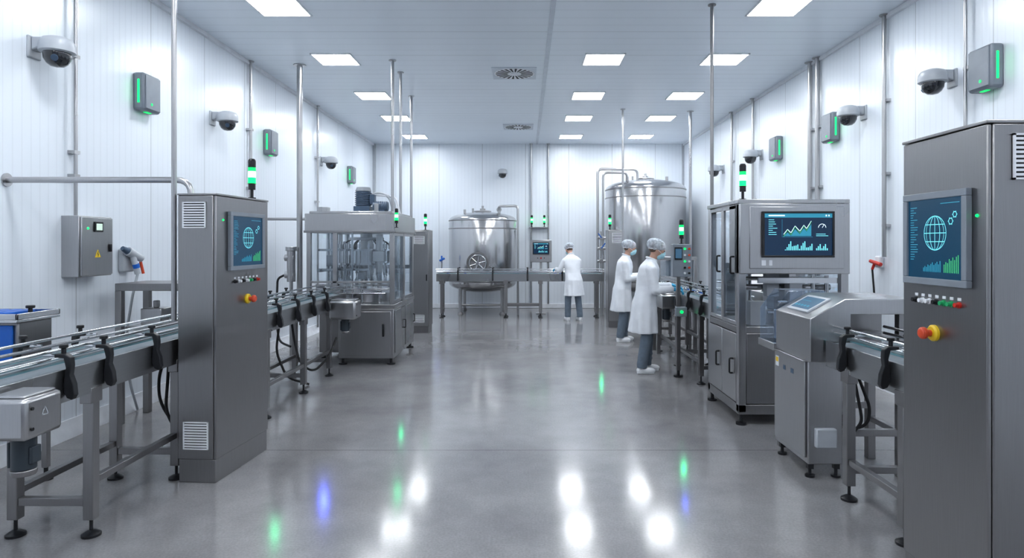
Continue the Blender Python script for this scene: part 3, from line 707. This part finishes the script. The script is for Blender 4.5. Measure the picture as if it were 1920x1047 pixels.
for i in range(3):
    part(T, 'hose', [TU([(.70 + .05 * i, .8, 2.45), (.85 + .05 * i, .8, 2.50 - .03 * i), (1.0 + .05 * i, .8, 2.42), (1.06 + .05 * i, .8, 2.16)], .016, .15)], lgrey if i < 2 else white_p)
part(T, 'top_fitting', [C((.95, .15, 2.16), (.95, .15, 2.28), .03)], steel, .004)
part(T, 'top_fitting', [B(.05, .2, .3, .45, 2.165, 2.24)], steel, .004)
clone(BC, (-1.80, 8.94, 1.93), 0, 'short green signal lamp at the hood corner', .85)
btl = solo('bottle', 'small white bottle standing in the filling carousel', 'bottle', [LA([(.0, 0), (.028, 0), (.03, .01), (.03, .11), (.012, .14), (.012, .165), (.0, .165)], (0, 0, 0), 16)], bottle_m, group='bottles in the filling machine')
btl.location = (-2.42 + .40, 9.75, 1.03)
for i in range(1, 20):
    a = 2 * math.pi * i / 20
    n = btl.copy(); COL.objects.link(n); n.location = (-2.42 + .40 * math.cos(a), 9.75 + .40 * math.sin(a), 1.03)

def back_cab(label, loc, w, d, h, vents):
    T = thing('control_cabinet', label, 'control cabinet', loc)
    part(T, 'plinth', [B(.01, w - .01, .01, d - .01, 0, .12)], steel_d)
    part(T, 'body', [B(0, w, 0, d, .12, h)], steel_d, .006)
    part(T, 'cabinet_door', [B(.015, w - .015, -.012, 0, .14, h - .02)], steel, .004)
    F = FR((0, -.012, 0), (1, 0, 0), (0, -1, 0))
    for v in vents: vent(T, F, *v, n=6)
    part(T, 'door_handle', [FB(F, w - .05, w - .03, 1.0, 1.12, 0, .02)], black)
back_cab('narrow steel control cabinet beside the filling machine', (-2.18, 12.2, 0), .34, .5, 1.97, [(.06, .26, .2, .35), (.06, .26, 1.7, 1.85)])
back_cab('narrow steel control cabinet near the large tank', (1.68, 13.0, 0), .33, .4, 1.99, [(.08, .29, 1.72, 1.93)])
clone(BC, (-1.92, 12.3, 1.97)); clone(BC, (1.73, 13.1, 1.99))
clone(BC, (2.055, 6.05, 2.12), 0, None, 1.08)

# ---------------------------------------------------------------- tanks
def tank(label, loc, r, zb, zt, dome_h, legs, nleg=4):
    T = thing('storage_tank', label, 'tank', loc)
    prof = [(0, zb - .24)] + [(r * math.sin(a), zb - .24 * math.cos(a)) for a in [math.pi / 2 * k / 8 for k in range(1, 9)]]
    prof += [(r, zt)] + [(r * math.cos(a), zt + dome_h * math.sin(a)) for a in [math.pi / 2 * k / 8 for k in range(1, 9)]]
    part(T, 'vessel', [LA(prof, seg=64)], steel_t)
    parts(T, 'rim_band', [LA([(r, z - .012), (r + .012, z - .01), (r + .012, z + .01), (r, z + .012)], seg=64) for z in (zb + .05, zt - .02, zt - .22)], steel_d)
    for k in range(nleg):
        a = math.pi / 4 + k * math.pi / 2; x, y = (r - .12) * math.cos(a), (r - .12) * math.sin(a)
        l = part(T, 'leg', [C((x, y, .05), (x, y, zb + .05), .045)], steel)
        part(l, 'foot', [C((x, y, 0), (x, y, .05), .08, .05)], steel_d)
    part(T, 'leg_brace', [C((-(r - .12) * .7, -(r - .12) * .7, .22), ((r - .12) * .7, -(r - .12) * .7, .22), .025)], steel)
    tz = zt + dome_h
    part(T, 'top_hatch', [C((0, 0, tz - .05), (0, 0, tz + .04), .18, seg=32), C((0, 0, tz + .04), (0, 0, tz + .09), .07), C((0, 0, tz + .09), (0, 0, tz + .16), .03), LA([(.17, tz), (.22, tz + .01), (.22, tz + .03), (.17, tz + .04)])], steel, .004)
    parts(T, 'top_nozzle', [C((r * .5, -.2, zt), (r * .5, -.2, tz + .06), .035), C((-r * .5, -.3, zt), (-r * .5, -.3, tz + .05), .03), C((-r * .3, .1, zt), (-r * .3, .1, tz + .10), .025)], steel)
    return T
T = tank('squat cylindrical stainless steel tank on legs with round manway', (-1.07, 16.05, 0), .84, .74, 2.30, .2, 4)
Mr = Matrix.Translation((-.06, -.78, 1.24)) @ Matrix.Rotation(math.radians(90), 4, 'X')
mh = part(T, 'manway', [TX(LA([(0, 0), (.27, 0), (.27, .10), (.235, .10), (.235, .05), (0, .05)]), Mr)], steel_d)
sp = [TX(TU([(.20 * math.cos(a), .20 * math.sin(a), .10) for a in [2 * math.pi * k / 24 for k in range(25)]], .016), Mr)]
sp += [TX(C((0, 0, .10), (.20 * math.cos(a), .20 * math.sin(a), .10), .012), Mr) for a in [math.pi / 3 * k + .3 for k in range(6)]]
sp += [TX(C((0, 0, .05), (0, 0, .12), .035), Mr)]
part(mh, 'hand_wheel', sp, steel_l)
pipe('curved steel pipe from tank top down to the floor', [(-.65, 15.85, 2.55), (-.65, 15.6, 2.62), (-.18, 15.4, 2.62), (-.18, 15.4, .0)], .028, rad=.1)
T = tank('tall large stainless steel storage tank with domed lid', (2.97, 15.85, 0), .98, .75, 3.05, .24, 4)
pipe('steel pipe looping from the large tank lid down its side', [(2.75, 15.7, 3.25), (2.75, 15.7, 3.52), (1.75, 15.5, 3.52), (1.75, 15.5, .0)], .03, rad=.12)
pipe('steel pipe looping from the large tank lid down its side', [(2.45, 15.5, 3.10), (2.45, 15.4, 3.42), (1.87, 15.4, 3.42), (1.87, 15.4, .0)], .028, rad=.12)
T = thing('valve_assembly', 'steel valve group beside the tank pipes', 'valve', (1.8, 15.25, 0))
part(T, 'valve_body', [C((0, 0, 0), (0, 0, 2.0), .022)] + [C((0, .02, z), (.0, -.12, z), .05) for z in (1.3, 1.6, 1.85)] + [C((-.09, -.04, z), (.12, -.04, z), .035) for z in (1.3, 1.6, 1.85)], steel, .004)
parts(T, 'valve_handle', [C((0, -.12, 1.6), (.08, -.18, 1.72), .012), C((0, -.12, 1.85), (-.08, -.18, 1.95), .012)], blue)

T = thing('operator_panel', 'small steel operator panel with blue screen on a post', 'operator panel', (.38, 15.6, 0))
part(T, 'post', [B(-.03, .03, 0, .06, .02, 1.3), B(-.12, .12, -.06, .12, 0, .02)], steel, .003)
part(T, 'case', [B(-.26, .26, -.06, .06, 1.26, 1.8)], steel, .01)
F = FR((-.2, -.06, 1.45), (1, 0, 0), (0, -1, 0))
screen(T, F, .4, .29, 'chart', .02, black)
F0 = FR((0, -.06, 0), (1, 0, 0), (0, -1, 0))
part(T, 'push_button', [FC(F0, 0, 1.36, 0, .02, .02)], red)
parts(T, 'push_button', [FC(F0, -.08, 1.36, 0, .015, .012), FC(F0, .08, 1.36, 0, .015, .012)], black)
clone(BC, (.17, 16.87, 2.15), 0, 'green stack light on a wall ledge'); clone(BC, (.50, 16.87, 2.15), 0, 'green stack light on a wall ledge')
solo('wall_ledge', 'small steel ledge on the end wall carrying stack lights', 'bracket', [B(.1, .58, 16.8, 17.0, 2.13, 2.15)], steel, .003)

# ---------------------------------------------------------------- inspection machine
T = thing('inspection_machine', 'large steel inspection machine with glass doors and wide dashboard screen', 'inspection machine', (2.0, 6.0, 0))
W, Dp, H = 1.03, 1.0, 2.1
for x, y in ((.035, .035), (W - .035, .035), (.035, Dp - .035), (W - .035, Dp - .035)):
    part(T, 'post', [B(x - .035, x + .035, y - .035, y + .035, .12, H - .02)], steel, .004)
    part(T, 'foot', [C((x, y, 0), (x, y, .02), .05), C((x, y, .02), (x, y, .12), .018)], black)
part(T, 'base_frame', [B(0, W, 0, Dp, .10, .19)], steel_d, .004)
part(T, 'deck', [B(.07, W - .07, 0.02, Dp - .02, .86, .92)], steel, .004)
part(T, 'top_plate', [B(-.01, W + .01, -.01, Dp + .01, H - .02, H + .02)], steel, .006)
part(T, 'head_box', [B(.0, W, -.03, .28, 1.42, H - .02)], steel, .008)
Fh = FR((.09, -.03, 1.49), (1, 0, 0), (0, -1, 0))
part(T, 'screen_panel', [FB(Fh, 0, .88, -.02, .56, 0, .01)], steel, .006)
Fs = FR((.20, -.04, 1.575), (1, 0, 0), (0, -1, 0))
screen(T, Fs, .67, .43, 'chart', .02, black)
Fp = FR((0, -.04, 0), (1, 0, 0), (0, -1, 0))
parts(T, 'warning_label', [FB(Fp, .20, .24, 1.50, 1.55, 0, .002), FB(Fp, .27, .30, 1.50, 1.55, 0, .002)], white_p, label='white sticker')
part(T, 'service_door', [B(.075, W - .075, 0, .02, .20, .86)], steel_d, .004)
part(T, 'side_rail', [B(0, .04, .07, Dp - .07, .86, .92)], steel_d, .004)
part(T, 'inner_conveyor', [B(.2, .9, .3, .7, .92, 1.05)], steel, .005)
parts(T, 'guide_bar', [C((.07, .25, 1.28), (.97, .25, 1.28), .03), C((.07, .35, 1.36), (.97, .35, 1.36), .02), C((.4, .1, 1.15), (1.0, .1, 1.15), .02), C((.3, .08, 1.05), (1.0, .08, 1.05), .015), C((.3, .6, .92), (.3, .6, 1.9), .03), C((.6, .8, .92), (.6, .8, 1.9), .025), B(.2, .95, .04, .07, 1.33, 1.38), C((.75, .12, .92), (.75, .12, 1.4), .02), C((.88, .12, .92), (.88, .12, 1.4), .02)], steel_l)
parts(T, 'sensor_block', [B(.45, .6, .3, .5, 1.05, 1.6), B(.7, .95, .15, .3, .92, 1.2), B(.50, .62, .05, .18, .92, 1.34), B(.2, .4, .5, .7, 1.4, 1.7), B(.15, .3, .12, .24, .92, 1.15), B(.12, .3, .75, .9, 1.0, 1.5), B(.3, .42, .1, .2, 1.2, 1.42)], grey_m, .005)
part(T, 'back_panel', [B(.07, W - .07, Dp - .02, Dp - .005, .2, .88)], steel_d)
part(T, 'rear_glass', [B(W - .02, W - .01, .07, Dp - .07, .95, 2.06)], glass)
for a, b in ((.075, .495), (.505, Dp - .075)):
    g = part(T, 'glass_door', [B(.006, .014, a + .03, b - .03, .96, 2.02)], glass)
    part(g, 'door_frame', [B(0, .025, a, b, .93, .965), B(0, .025, a, b, 2.035, 2.07), B(0, .025, a, a + .032, .965, 2.035), B(0, .025, b - .032, b, .965, 2.035)], steel, .003)
    part(g, 'door_handle', [TU([(0, a + .06, 1.42), (-.035, a + .06, 1.42), (-.035, a + .06, 1.58), (0, a + .06, 1.58)], .009, .015)], black)
    d = part(T, 'base_door', [B(-.004, .016, a, b, .20, .85)], steel, .004)
    part(d, 'door_handle', [TU([(0, a + .09, .46), (-.035, a + .09, .46), (-.035, a + .09, .60), (0, a + .09, .60)], .009, .015)], black)

# ---------------------------------------------------------------- checkweigher
T = thing('weighing_unit', 'low steel checkweigher with sloped touch panel and conveyor opening', 'weighing machine', (2.03, 4.56, 0))
part(T, 'base_box', [B(.02, .27, .08, .70, .10, .88)], steel, .008)
part(T, 'access_door', [B(.006, .02, .11, .67, .14, .84)], steel, .004)
part(T, 'hood', [PR([(-.01, .86), (-.01, 1.17), (.24, 1.31), (.76, 1.31), (.76, 1.20), (.28, 1.20), (.28, .86)], 'y', -.02, .60)], steel, .006)
part(T, 'hood_back', [B(.28, .76, .45, .56, .80, 1.20)], steel_d, .004)
nrm = V((-.14, 0, .25)).normalized(); uu = V((0, -1, 0)); vv = V((.25, 0, .14)).normalized()
Fk = (V((-.01, .58, 1.17)), uu, vv, nrm)
part(T, 'touch_panel', [FB(Fk, .10, .46, .05, .25, 0, .012)], lgrey, .004, extra=[([FB(Fk, .13, .43, .075, .225, .012, .014)], disp_g)])
part(T, 'touch_marks', [FQ(Fk, .15 + .05 * i, .18 + .05 * i, .10, .12, .0155) for i in range(5)] + [FQ(Fk, .15, .3, .17, .175, .0155)], cyd)
Fl = FR((.006, .67, 0), (0, -1, 0), (-1, 0, 0))
part(T, 'warning_label', [FB(Fl, .03, .09, .72, .80, 0, .002)], white_p, extra=[([FB(Fl, .035, .085, .755, .79, .002, .003)], yellow)], label='white and yellow sticker')
parts(T, 'warning_label', [FB(Fl, .18, .22, .715, .75, 0, .002), FB(Fl, .32, .37, .715, .75, 0, .002)], bluegrey, label='blue sticker')
Fc = FR((0, .08, 0), (1, 0, 0), (0, -1, 0))
part(T, 'junction_box', [FB(Fc, .06, .21, .23, .37, 0, .05)], lgrey, .01)
part(T, 'tray', [B(-.03, .1, .05, .60, .850, .860)], steel, .003)
part(T, 'guard_cover', [PR([(-.02, .90), (-.02, 1.16), (.1, 1.32), (.4, 1.32), (.4, .90)], 'y', .62, .92)], acryl, .004, label='bluish clear acrylic cover')
part(T, 'cover_base', [B(-.03, .42, .60, .94, .84, .90)], steel, .004)
part(T, 'inner_roller', [C((.1, .85, .9), (.1, .85, 1.15), .03)], steel_l, .006)
part(T, 'inner_block', [B(.12, .24, .66, .8, .90, 1.1)], lgrey, .006)
part(T, 'weigh_plate', [B(.3, .72, .1, .4, 1.0, 1.03)], steel, .004)
for x, y in ((.05, .12), (.24, .12), (.05, .62), (.24, .62)):
    part(T, 'foot', [B(x - .02, x + .02, y - .02, y + .02, .06, .11), C((x, y, 0), (x, y, .015), .035), C((x, y, .015), (x, y, .08), .012)], black)
parts(T, 'support_leg', [B(.10, .16, .80, .86, 0, .86), B(.68, .74, .08, .14, 0, 1.22), B(.68, .74, .5, .56, 0, .86)], steel_d, .003)
parts(T, 'brace', [B(.27, .68, .09, .13, .30, .35), B(.27, .68, .5, .54, .40, .45), B(.69, .73, .14, .5, .3, .34)], steel_d, .003)
cable('black cables hanging under the weighing unit', (2.4, 4.6, 0), [[(-.04, 0, .75), (0, -.02, .5), (.02, 0, .42), (-.04, .02, .33)], [(0, .02, .75), (.08, 0, .52), (.06, 0, .4), (-.04, .02, .36)]], .011)

# ---------------------------------------------------------------- pillar panel near workers
T = thing('operator_pillar', 'steel control pillar with push buttons on a floor post', 'operator panel', (1.96, 8.2, 0))
part(T, 'post', [B(-.025, .025, -.02, .03, .08, 1.3)], steel_d, .003)
part(T, 'foot', [C((0, 0, 0), (0, 0, .02), .06), C((0, 0, .02), (0, 0, .09), .02)], black)
part(T, 'panel_case', [B(-.08, .16, -.05, .08, 1.28, 1.70)], case_m, .008)
F = FR((0.02, -.05, 0), (1, 0, 0), (0, -1, 0))
for i, (z, m1, m2) in enumerate(((1.64, green_s, redo), (1.56, white_p, redo), (1.48, green_s, white_p), (1.40, black, redo), (1.33, white_p, black))):
    part(T, 'push_button', [FC(F, .05, z, 0, .015, .014)], m1); part(T, 'push_button', [FC(F, .105, z, 0, .015, .014)], m2)
part(T, 'small_display', [FB(F, -.08, .02, 1.5, 1.66, 0, .008)], black, .003, extra=[([FB(F, -.07, .01, 1.52, 1.64, .008, .010)], disp_g)])
part(T, 'lower_box', [B(-.05, .09, -.09, -.02, .78, .90)], case_m, .008)
F2 = FR((0, -.09, 0), (1, 0, 0), (0, -1, 0))
part(T, 'push_button', [FC(F2, .02, .84, 0, .02, .02)], green_s)
clone(BC, (2.0, 8.2, 1.70), 0, 'green stack light on top of a control pillar')
T = thing('packing_unit', 'compact steel packing unit with clear cover over conveyor', 'packing machine', (2.04, 9.9, 0))
part(T, 'bridge', [B(.0, .05, 0, .06, .3, 1.45), B(.57, .62, 0, .06, .3, 1.45), B(0, .62, 0, .4, 1.45, 1.5), B(0, .05, .34, .4, .3, 1.45), B(.57, .62, .34, .4, .3, 1.45), B(0, .05, .06, .34, .3, .36), B(.57, .62, .06, .34, .3, .36)], steel, .004)
parts(T, 'leg', [B(.0, .05, 0, .06, 0, .3), B(.57, .62, 0, .06, 0, .3), B(0, .05, .34, .4, 0, .3), B(.57, .62, .34, .4, 0, .3)], steel_d)
part(T, 'clear_cover', [B(.06, .56, .01, .02, 1.2, 1.44)], glass)
part(T, 'head', [B(.2, .42, .1, .3, 1.2, 1.46), C((.31, .2, 1.5), (.31, .2, 1.62), .05)], case_m, .005)
T = thing('packing_unit', 'steel side hopper with sloping tray beside the conveyor', 'packing machine', (2.64, 7.3, 0))
part(T, 'body', [B(.07, .57, 0, 1.2, .4, 1.15)], steel, .008)
part(T, 'hopper', [PR([(.08, 1.15), (.57, 1.15), (.57, 1.38), (.3, 1.38)], 'y', .1, 1.1)], steel, .006)
for x, y in ((.1, .06), (.5, .06), (.1, 1.14), (.5, 1.14)): part(T, 'leg', [B(x - .025, x + .025, y - .025, y + .025, 0, .4)], steel_d)
T = thing('packing_unit', 'steel bottle unscrambler table with guard rails', 'packing machine', (2.72, 8.8, 0))
part(T, 'table', [C((.4, .5, .85), (.4, .5, 1.05), .42, seg=40)], steel, .006)
part(T, 'rail', [TU([(.4 + .42 * math.cos(a), .5 + .42 * math.sin(a), 1.16) for a in [2 * math.pi * k / 32 for k in range(33)]], .012)] + [C((.4 + .42 * math.cos(a), .5 + .42 * math.sin(a), 1.0), (.4 + .42 * math.cos(a), .5 + .42 * math.sin(a), 1.16), .01) for a in [math.pi / 4 * k for k in range(8)]], steel_l)
part(T, 'pedestal', [B(.1, .7, .2, .8, .08, .86)], steel_d, .01)
parts(T, 'foot', [C((x, y, 0), (x, y, .09), .035, .02) for x in (.15, .65) for y in (.25, .75)], black)

bx = solo('product_tub', 'small blue product container on the conveyor', 'container', [LA([(.0, 0), (.03, 0), (.034, .07), (.0, .07)], (0, 0, 0), 16)], blue, group='small containers on the conveyors')
bx.location = (-1.8, 14.9, 1.006)
for x, y in ((-1.4, 14.9), (.7, 14.9), (.82, 14.9), (2.35, 8.6), (2.35, 8.9), (2.35, 9.3)):
    n = bx.copy(); COL.objects.link(n); n.location = (x, y, 1.006)
T = thing('hand_valve', 'blue hand valve on a thin post by the tank', 'valve', (-2.0, 15.3, 0))
part(T, 'post', [C((0, 0, 0), (0, 0, 1.3), .02), C((0, 0, 0), (0, 0, .015), .06)], steel)
part(T, 'valve_handle', [C((-.05, 0, 1.3), (.07, 0, 1.36), .025), C((0, 0, 1.25), (0, 0, 1.42), .02)], blue)

# ---------------------------------------------------------------- people
def cap(p0, r0, p1, r1, seg=16):
    return [C(p0, p1, r0, r1, seg), EL(p0, r0, r0, r0, seg, 10), EL(p1, r1, r1, r1, seg, 10)]
def loft(secs, seg=40, fold=0):
    v = []; n = len(secs)
    for i, (z, cx, cy2, rx, ry) in enumerate(secs):
        k = fold * max(0, (1.15 - z))
        for j in range(seg):
            a = 2 * math.pi * j / seg
            q = 1 + k * (.6 * math.sin(9 * a + z * 2) + .6 * math.sin(4 * a + 1.3 + z * 3)) + (.022 * math.sin(3 * a + 21 * z) if fold else 0)
            v.append((cx + rx * math.cos(a) * q, cy2 + ry * math.sin(a) * q, z))
    f = []
    for i in range(n - 1):
        for k in range(seg):
            f.append((i * seg + k, i * seg + (k + 1) % seg, (i + 1) * seg + (k + 1) % seg, (i + 1) * seg + k))
    f += [tuple(range(seg))[::-1], tuple(range((n - 1) * seg, n * seg))]
    return v, f
def hand(w, d, n, side, grow=0, curl=.35):
    w = V(w); d = V(d).normalized(); n = V(n); n = (n - d * n.dot(d)).normalized(); l = d.cross(n) * side
    g = []
    R = Matrix((d, l, n)).transposed().to_4x4(); R.translation = w + d * .05
    g.append(TX(EL((0, 0, 0), .055, .042 + grow, .017 + grow), R))
    g += cap(w - d * .03, .027 + grow, w + d * .02, .026 + grow, 12)
    for off, ln, c in ((.032, .070, curl), (.011, .080, curl * .9), (-.011, .074, curl * 1.1), (-.032, .058, curl * 1.3)):
        p = w + d * .088 + l * off; r = .009 + grow
        dd = (d + l * off * 3).normalized()
        g += cap(w + d * .05 + l * off * .8, r, p, r, 10)
        for k in range(3):
            a = c * (1 + k * .3)
            dd = (dd * math.cos(a) - n * math.sin(a)).normalized()
            q = p + dd * ln * (.42, .33, .25)[k]
            g += cap(p, r, q, r * .9, 10); p = q; r *= .92
    p = w + d * .025 + l * .030; dd = (d * .75 + l * .75 - n * .3).normalized()
    g += cap(w + d * .015 + l * .01, .014 + grow, p, .013 + grow, 10)
    for ln in (.036, .03):
        q = p + dd * ln; g += cap(p, .0115 + grow, q, .0105 + grow, 10); p = q; dd = (dd + d * .45 - n * .1).normalized()
    return g

def person(label, loc, rz, lean, pitch, arms, feet, hem=.53, scale=1, yaw=0):
    T = thing('person', label, 'person', loc, rz); T.scale = (scale,) * 3
    lx = lambda z: lean * max(0, z - .9)
    neck = V((lx(1.48) + .02, 0, 1.475))
    HM = Matrix.Translation(neck) @ Matrix.Rotation(math.radians(yaw), 4, 'Z') @ Matrix.Rotation(math.radians(pitch), 4, 'Y')
    H = lambda geos: [TX(g, HM) for g in geos]
    g = [loft([(.88, 0, 0, .09, .15), (.98, .0, 0, .11, .150), (1.1, lx(1.1), 0, .10, .135), (1.25, lx(1.25), 0, .105, .145), (1.36, lx(1.36), 0, .095, .14), (1.43, lx(1.43), 0, .065, .09), (1.49, lx(1.49), 0, .05, .055)])]
    g += H(cap((-.015, 0, -.05), .055, (.0, 0, .09), .052))
    g += H([EL((.015, 0, .165), .095, .074, .112), EL((.05, 0, .115), .055, .052, .06), EL((.082, 0, .07), .028, .03, .022),
            EL((.108, 0, .145), .018, .012, .026), EL((.122, 0, .133), .014, .012, .011), EL((.095, .0, .185), .02, .045, .010),
            EL((.100, 0, .105), .014, .026, .007), EL((.099, 0, .095), .013, .022, .007),
            EL((.0, .076, .15), .02, .010, .032), EL((.0, -.076, .15), .02, .010, .032)])
    for s in (1, -1):
        sh, el, wr = [V(p) for p in arms[0 if s > 0 else 1][:3]]
        g += cap((lx(1.36), s * .10, 1.36), .05, sh - V((0, 0, .02)), .044) + cap(sh - V((0, 0, .02)), .044, el, .038) + cap(el, .038, wr, .027)
        fx, fy = feet[0 if s > 0 else 1]
        kn = V((fx * .55 + .035, s * .10 + (fy - s * .10) * .5, .50))
        g += cap((0, s * .08, .90), .08, kn, .055) + cap(kn, .055, (fx, fy, .10), .036)
        g += cap((fx - .03, fy, .05), .032, (fx + .13, fy, .035), .028)
    part(T, 'body', g, skin, remesh=.006, sm=2)
    for s in (1, -1):
        i = 0 if s > 0 else 1
        fx, fy = feet[i]
        part(T, 'shoe', [EL((fx - .03, fy, .045), .055, .043, .05), EL((fx + .07, fy, .04), .10, .05, .043), B(fx - .075, fx + .15, fy - .035, fy + .035, 0.0, .022), C((fx - .02, fy, .05), (fx - .02, fy, .10), .042)], shoe_m, remesh=.007, sm=4, label='white work shoe')
    tg = []
    for s in (1, -1):
        i = 0 if s > 0 else 1
        fx, fy = feet[i]; kn = V((fx * .55 + .035, s * .10 + (fy - s * .10) * .5, .50))
        hp = V((0, s * .078, .86))
        tg += cap(hp, .082, kn, .076) + cap(kn, .076, V((fx - .01, fy, .13)), .068) + [C((fx - .01, fy, .075), (fx - .01, fy, .14), .066, .069)]
        tg += [EL((fx, fy, .17), .073, .071, .016), EL((fx + .005, fy, .23), .073, .069, .016)]
    tg += [EL((0, 0, .90), .10, .14, .07)]
    part(T, 'trousers', tg, trous, remesh=.01, sm=2, label='blue-grey trousers')
    cs = [(hem, -.01, 0, .182, .222), (hem + .015, -.01, 0, .186, .227), (.62, -.008, 0, .180, .222), (.72, -.005, 0, .174, .216), (.82, .0, 0, .167, .210), (.92, .0, 0, .160, .202), (1.0, lx(1.0), 0, .150, .190), (1.08, lx(1.08), 0, .142, .182), (1.15, lx(1.15), 0, .142, .184), (1.22, lx(1.22) - .003, 0, .145, .192), (1.30, lx(1.30) - .006, 0, .144, .20), (1.38, lx(1.38) - .008, 0, .132, .20), (1.42, lx(1.42) - .01, 0, .115, .178), (1.455, lx(1.455) - .008, 0, .09, .130), (1.49, lx(1.49) - .002, 0, .071, .079), (1.51, lx(1.51), 0, .063, .067)]
    g = [loft(cs, 64, .15)]
    for s in (1, -1):
        sh, el, wr = [V(p) for p in arms[0 if s > 0 else 1][:3]]
        g += cap((lx(1.4) - .01, s * .10, 1.39), .078, sh, .074) + cap(sh, .074, el, .062)
        cu = el.lerp(wr, .90)
        g += cap(el, .062, cu.lerp(el, .04), .046) + [C(cu.lerp(el, .2), cu, .047, .050)]
        for t, r in ((.2, .061), (.55, .056)):
            p = el.lerp(cu, t); g.append(EL(p + V((0, 0, -.006)), r * .6, r, r))
        for t, r in ((.45, .071), (.8, .067)):
            p = sh.lerp(el, t); g.append(EL(p, r * 1.02, r, r * .5))
    ct = part(T, 'lab_coat', g, coat, remesh=.009, sm=3, label='white knee-length lab coat')
    part(ct, 'coat_collar', [TX(TU([(.062 * math.cos(a), .062 * math.sin(a), -.022 * math.cos(a)) for a in [2 * math.pi * k / 24 for k in range(25)]], .013), Matrix.Translation(V((lx(1.48) + .005, 0, 1.505))))], coat)
    part(T, 'hair', H([EL((-.01, 0, .185), .095, .08, .10)]), hair_m)
    c0 = V((-.022, 0, .215)); nv, nf = EL(c0, .128, .110, .09, 40, 24)
    nv = [p + (p - c0) * .03 * math.sin(11 * math.atan2(p.y, p.x)) for p in nv]
    part(T, 'hair_net', H([(nv, nf)]), net, label='translucent puffy white hair net')
    part(T, 'net_band', H([TU([(-.005 + .102 * math.cos(a), .088 * math.sin(a), .175 + .032 * math.cos(a)) for a in [2 * math.pi * k / 28 for k in range(29)]], .006)]), white_p)
    part(T, 'face_mask', H([EL((.078, 0, .108), .056, .062, .050), EL((.103, 0, .135), .033, .032, .035), EL((.06, 0, .09), .05, .058, .045)]), maskm, remesh=.005, sm=3, label='light blue surgical mask')
    for s in (1, -1): part(T, 'mask_strap', H([TU([(.075, s * .06, .13), (.03, s * .08, .15), (-.01, s * .087, .17)], .0025)]), white_p)
    for s in (1, -1): part(T, 'eye', H([EL((.098, s * .032, .172), .010, .013, .007)]), eye_m)
    for s in (1, -1):
        sh, el, wr, hd, hn = arms[0 if s > 0 else 1]
        part(T, 'glove', hand(wr, hd, hn, s, .002, .38), glovem, remesh=.004, sm=1, label='blue nitrile glove')
    return T

armsA = [((.08, .175, 1.36), (.15, .205, 1.12), (.40, .15, 1.14), (1, -.15, -.15), (0, .25, 1)),
         ((.06, -.175, 1.36), (.10, -.205, 1.10), (.345, -.17, 1.115), (1, .0, -.15), (0, -.25, 1))]
person('person in lab coat and blue gloves working over a conveyor', (1.58, 8.5, 0), 0, .15, 20, armsA, [(.06, .11), (-.04, -.11)])
armsB = [((.08, .175, 1.36), (.13, .205, 1.12), (.35, .12, 1.16), (1, -.15, -.1), (0, .25, 1)),
         ((.06, -.175, 1.36), (.09, -.205, 1.10), (.30, -.14, 1.15), (1, .1, -.1), (0, -.25, 1))]
person('person in lab coat and hair net standing at the conveyor', (1.69, 11.2, 0), -6, .12, 14, armsB, [(.05, .10), (-.02, -.10)])
armsC = [((.12, .175, 1.34), (.20, .26, 1.13), (.38, .27, 1.16), (1, -.1, -.1), (0, .25, 1)),
         ((.12, -.175, 1.34), (.20, -.21, 1.12), (.36, -.15, 1.14), (1, .1, -.1), (0, -.25, 1))]
person('person in lab coat seen from behind tending a conveyor', (1.08, 14.27, 0), 112, .26, 26, armsC, [(.05, .13), (-.06, -.12)], hem=.56, scale=.98)

# ---------------------------------------------------------------- unseen spots added to put coloured glints on the floor
def spot(px, py, col, k, e0):
    Y = 2040 / (py - 458); X = (px - 985) * Y / 1200
    S = V((X * k, Y * k, 1.7 * (k - 1))); Fp = V((X, Y, 0))
    dist = (S - Fp).length
    l = D.lights.new('floor_glint_spot', 'SPOT'); l.color = col; l.energy = e0 * dist * dist; l.spot_size = math.radians(10); l.spot_blend = .8; l.shadow_soft_size = .02
    o = D.objects.new('floor_glint_spot', l); COL.objects.link(o); o.location = S
    o.rotation_euler = (Fp - S).to_track_quat('-Z', 'Y').to_euler()
GC, BCc = (.0, 1, .35), (.06, .10, 1)
for a in [(607, 940, BCc, 2.0, .45), (515, 1000, GC, 2.0, .13), (828, 690, BCc, 1.85, .25), (1065, 735, BCc, 2.15, .2), (1018, 725, GC, 2.1, .12), (1128, 720, GC, 1.45, .08),
          (1282, 880, GC, 1.5, .18), (1285, 945, BCc, 1.65, .14), (745, 925, GC, 1.95, .08), (752, 815, GC, 1.55, .07)]:
    spot(*a)

# ---------------------------------------------------------------- camera, world
cam = D.cameras.new('camera'); cam.lens = 22.5; cam.sensor_width = 36
cam.shift_x = -25 / 1920; cam.shift_y = -65.5 / 1920
co = D.objects.new('camera', cam); COL.objects.link(co); co.location = (0, 0, 1.7); co.rotation_euler = (math.radians(90), 0, 0)
scene.camera = co
w = D.worlds.new('world'); scene.world = w; w.use_nodes = True
w.node_tree.nodes['Background'].inputs[0].default_value = (.6, .7, .9, 1)
scene.view_settings.view_transform = 'Standard'
scene.view_settings.exposure = 0
scene.view_settings.gamma = .93
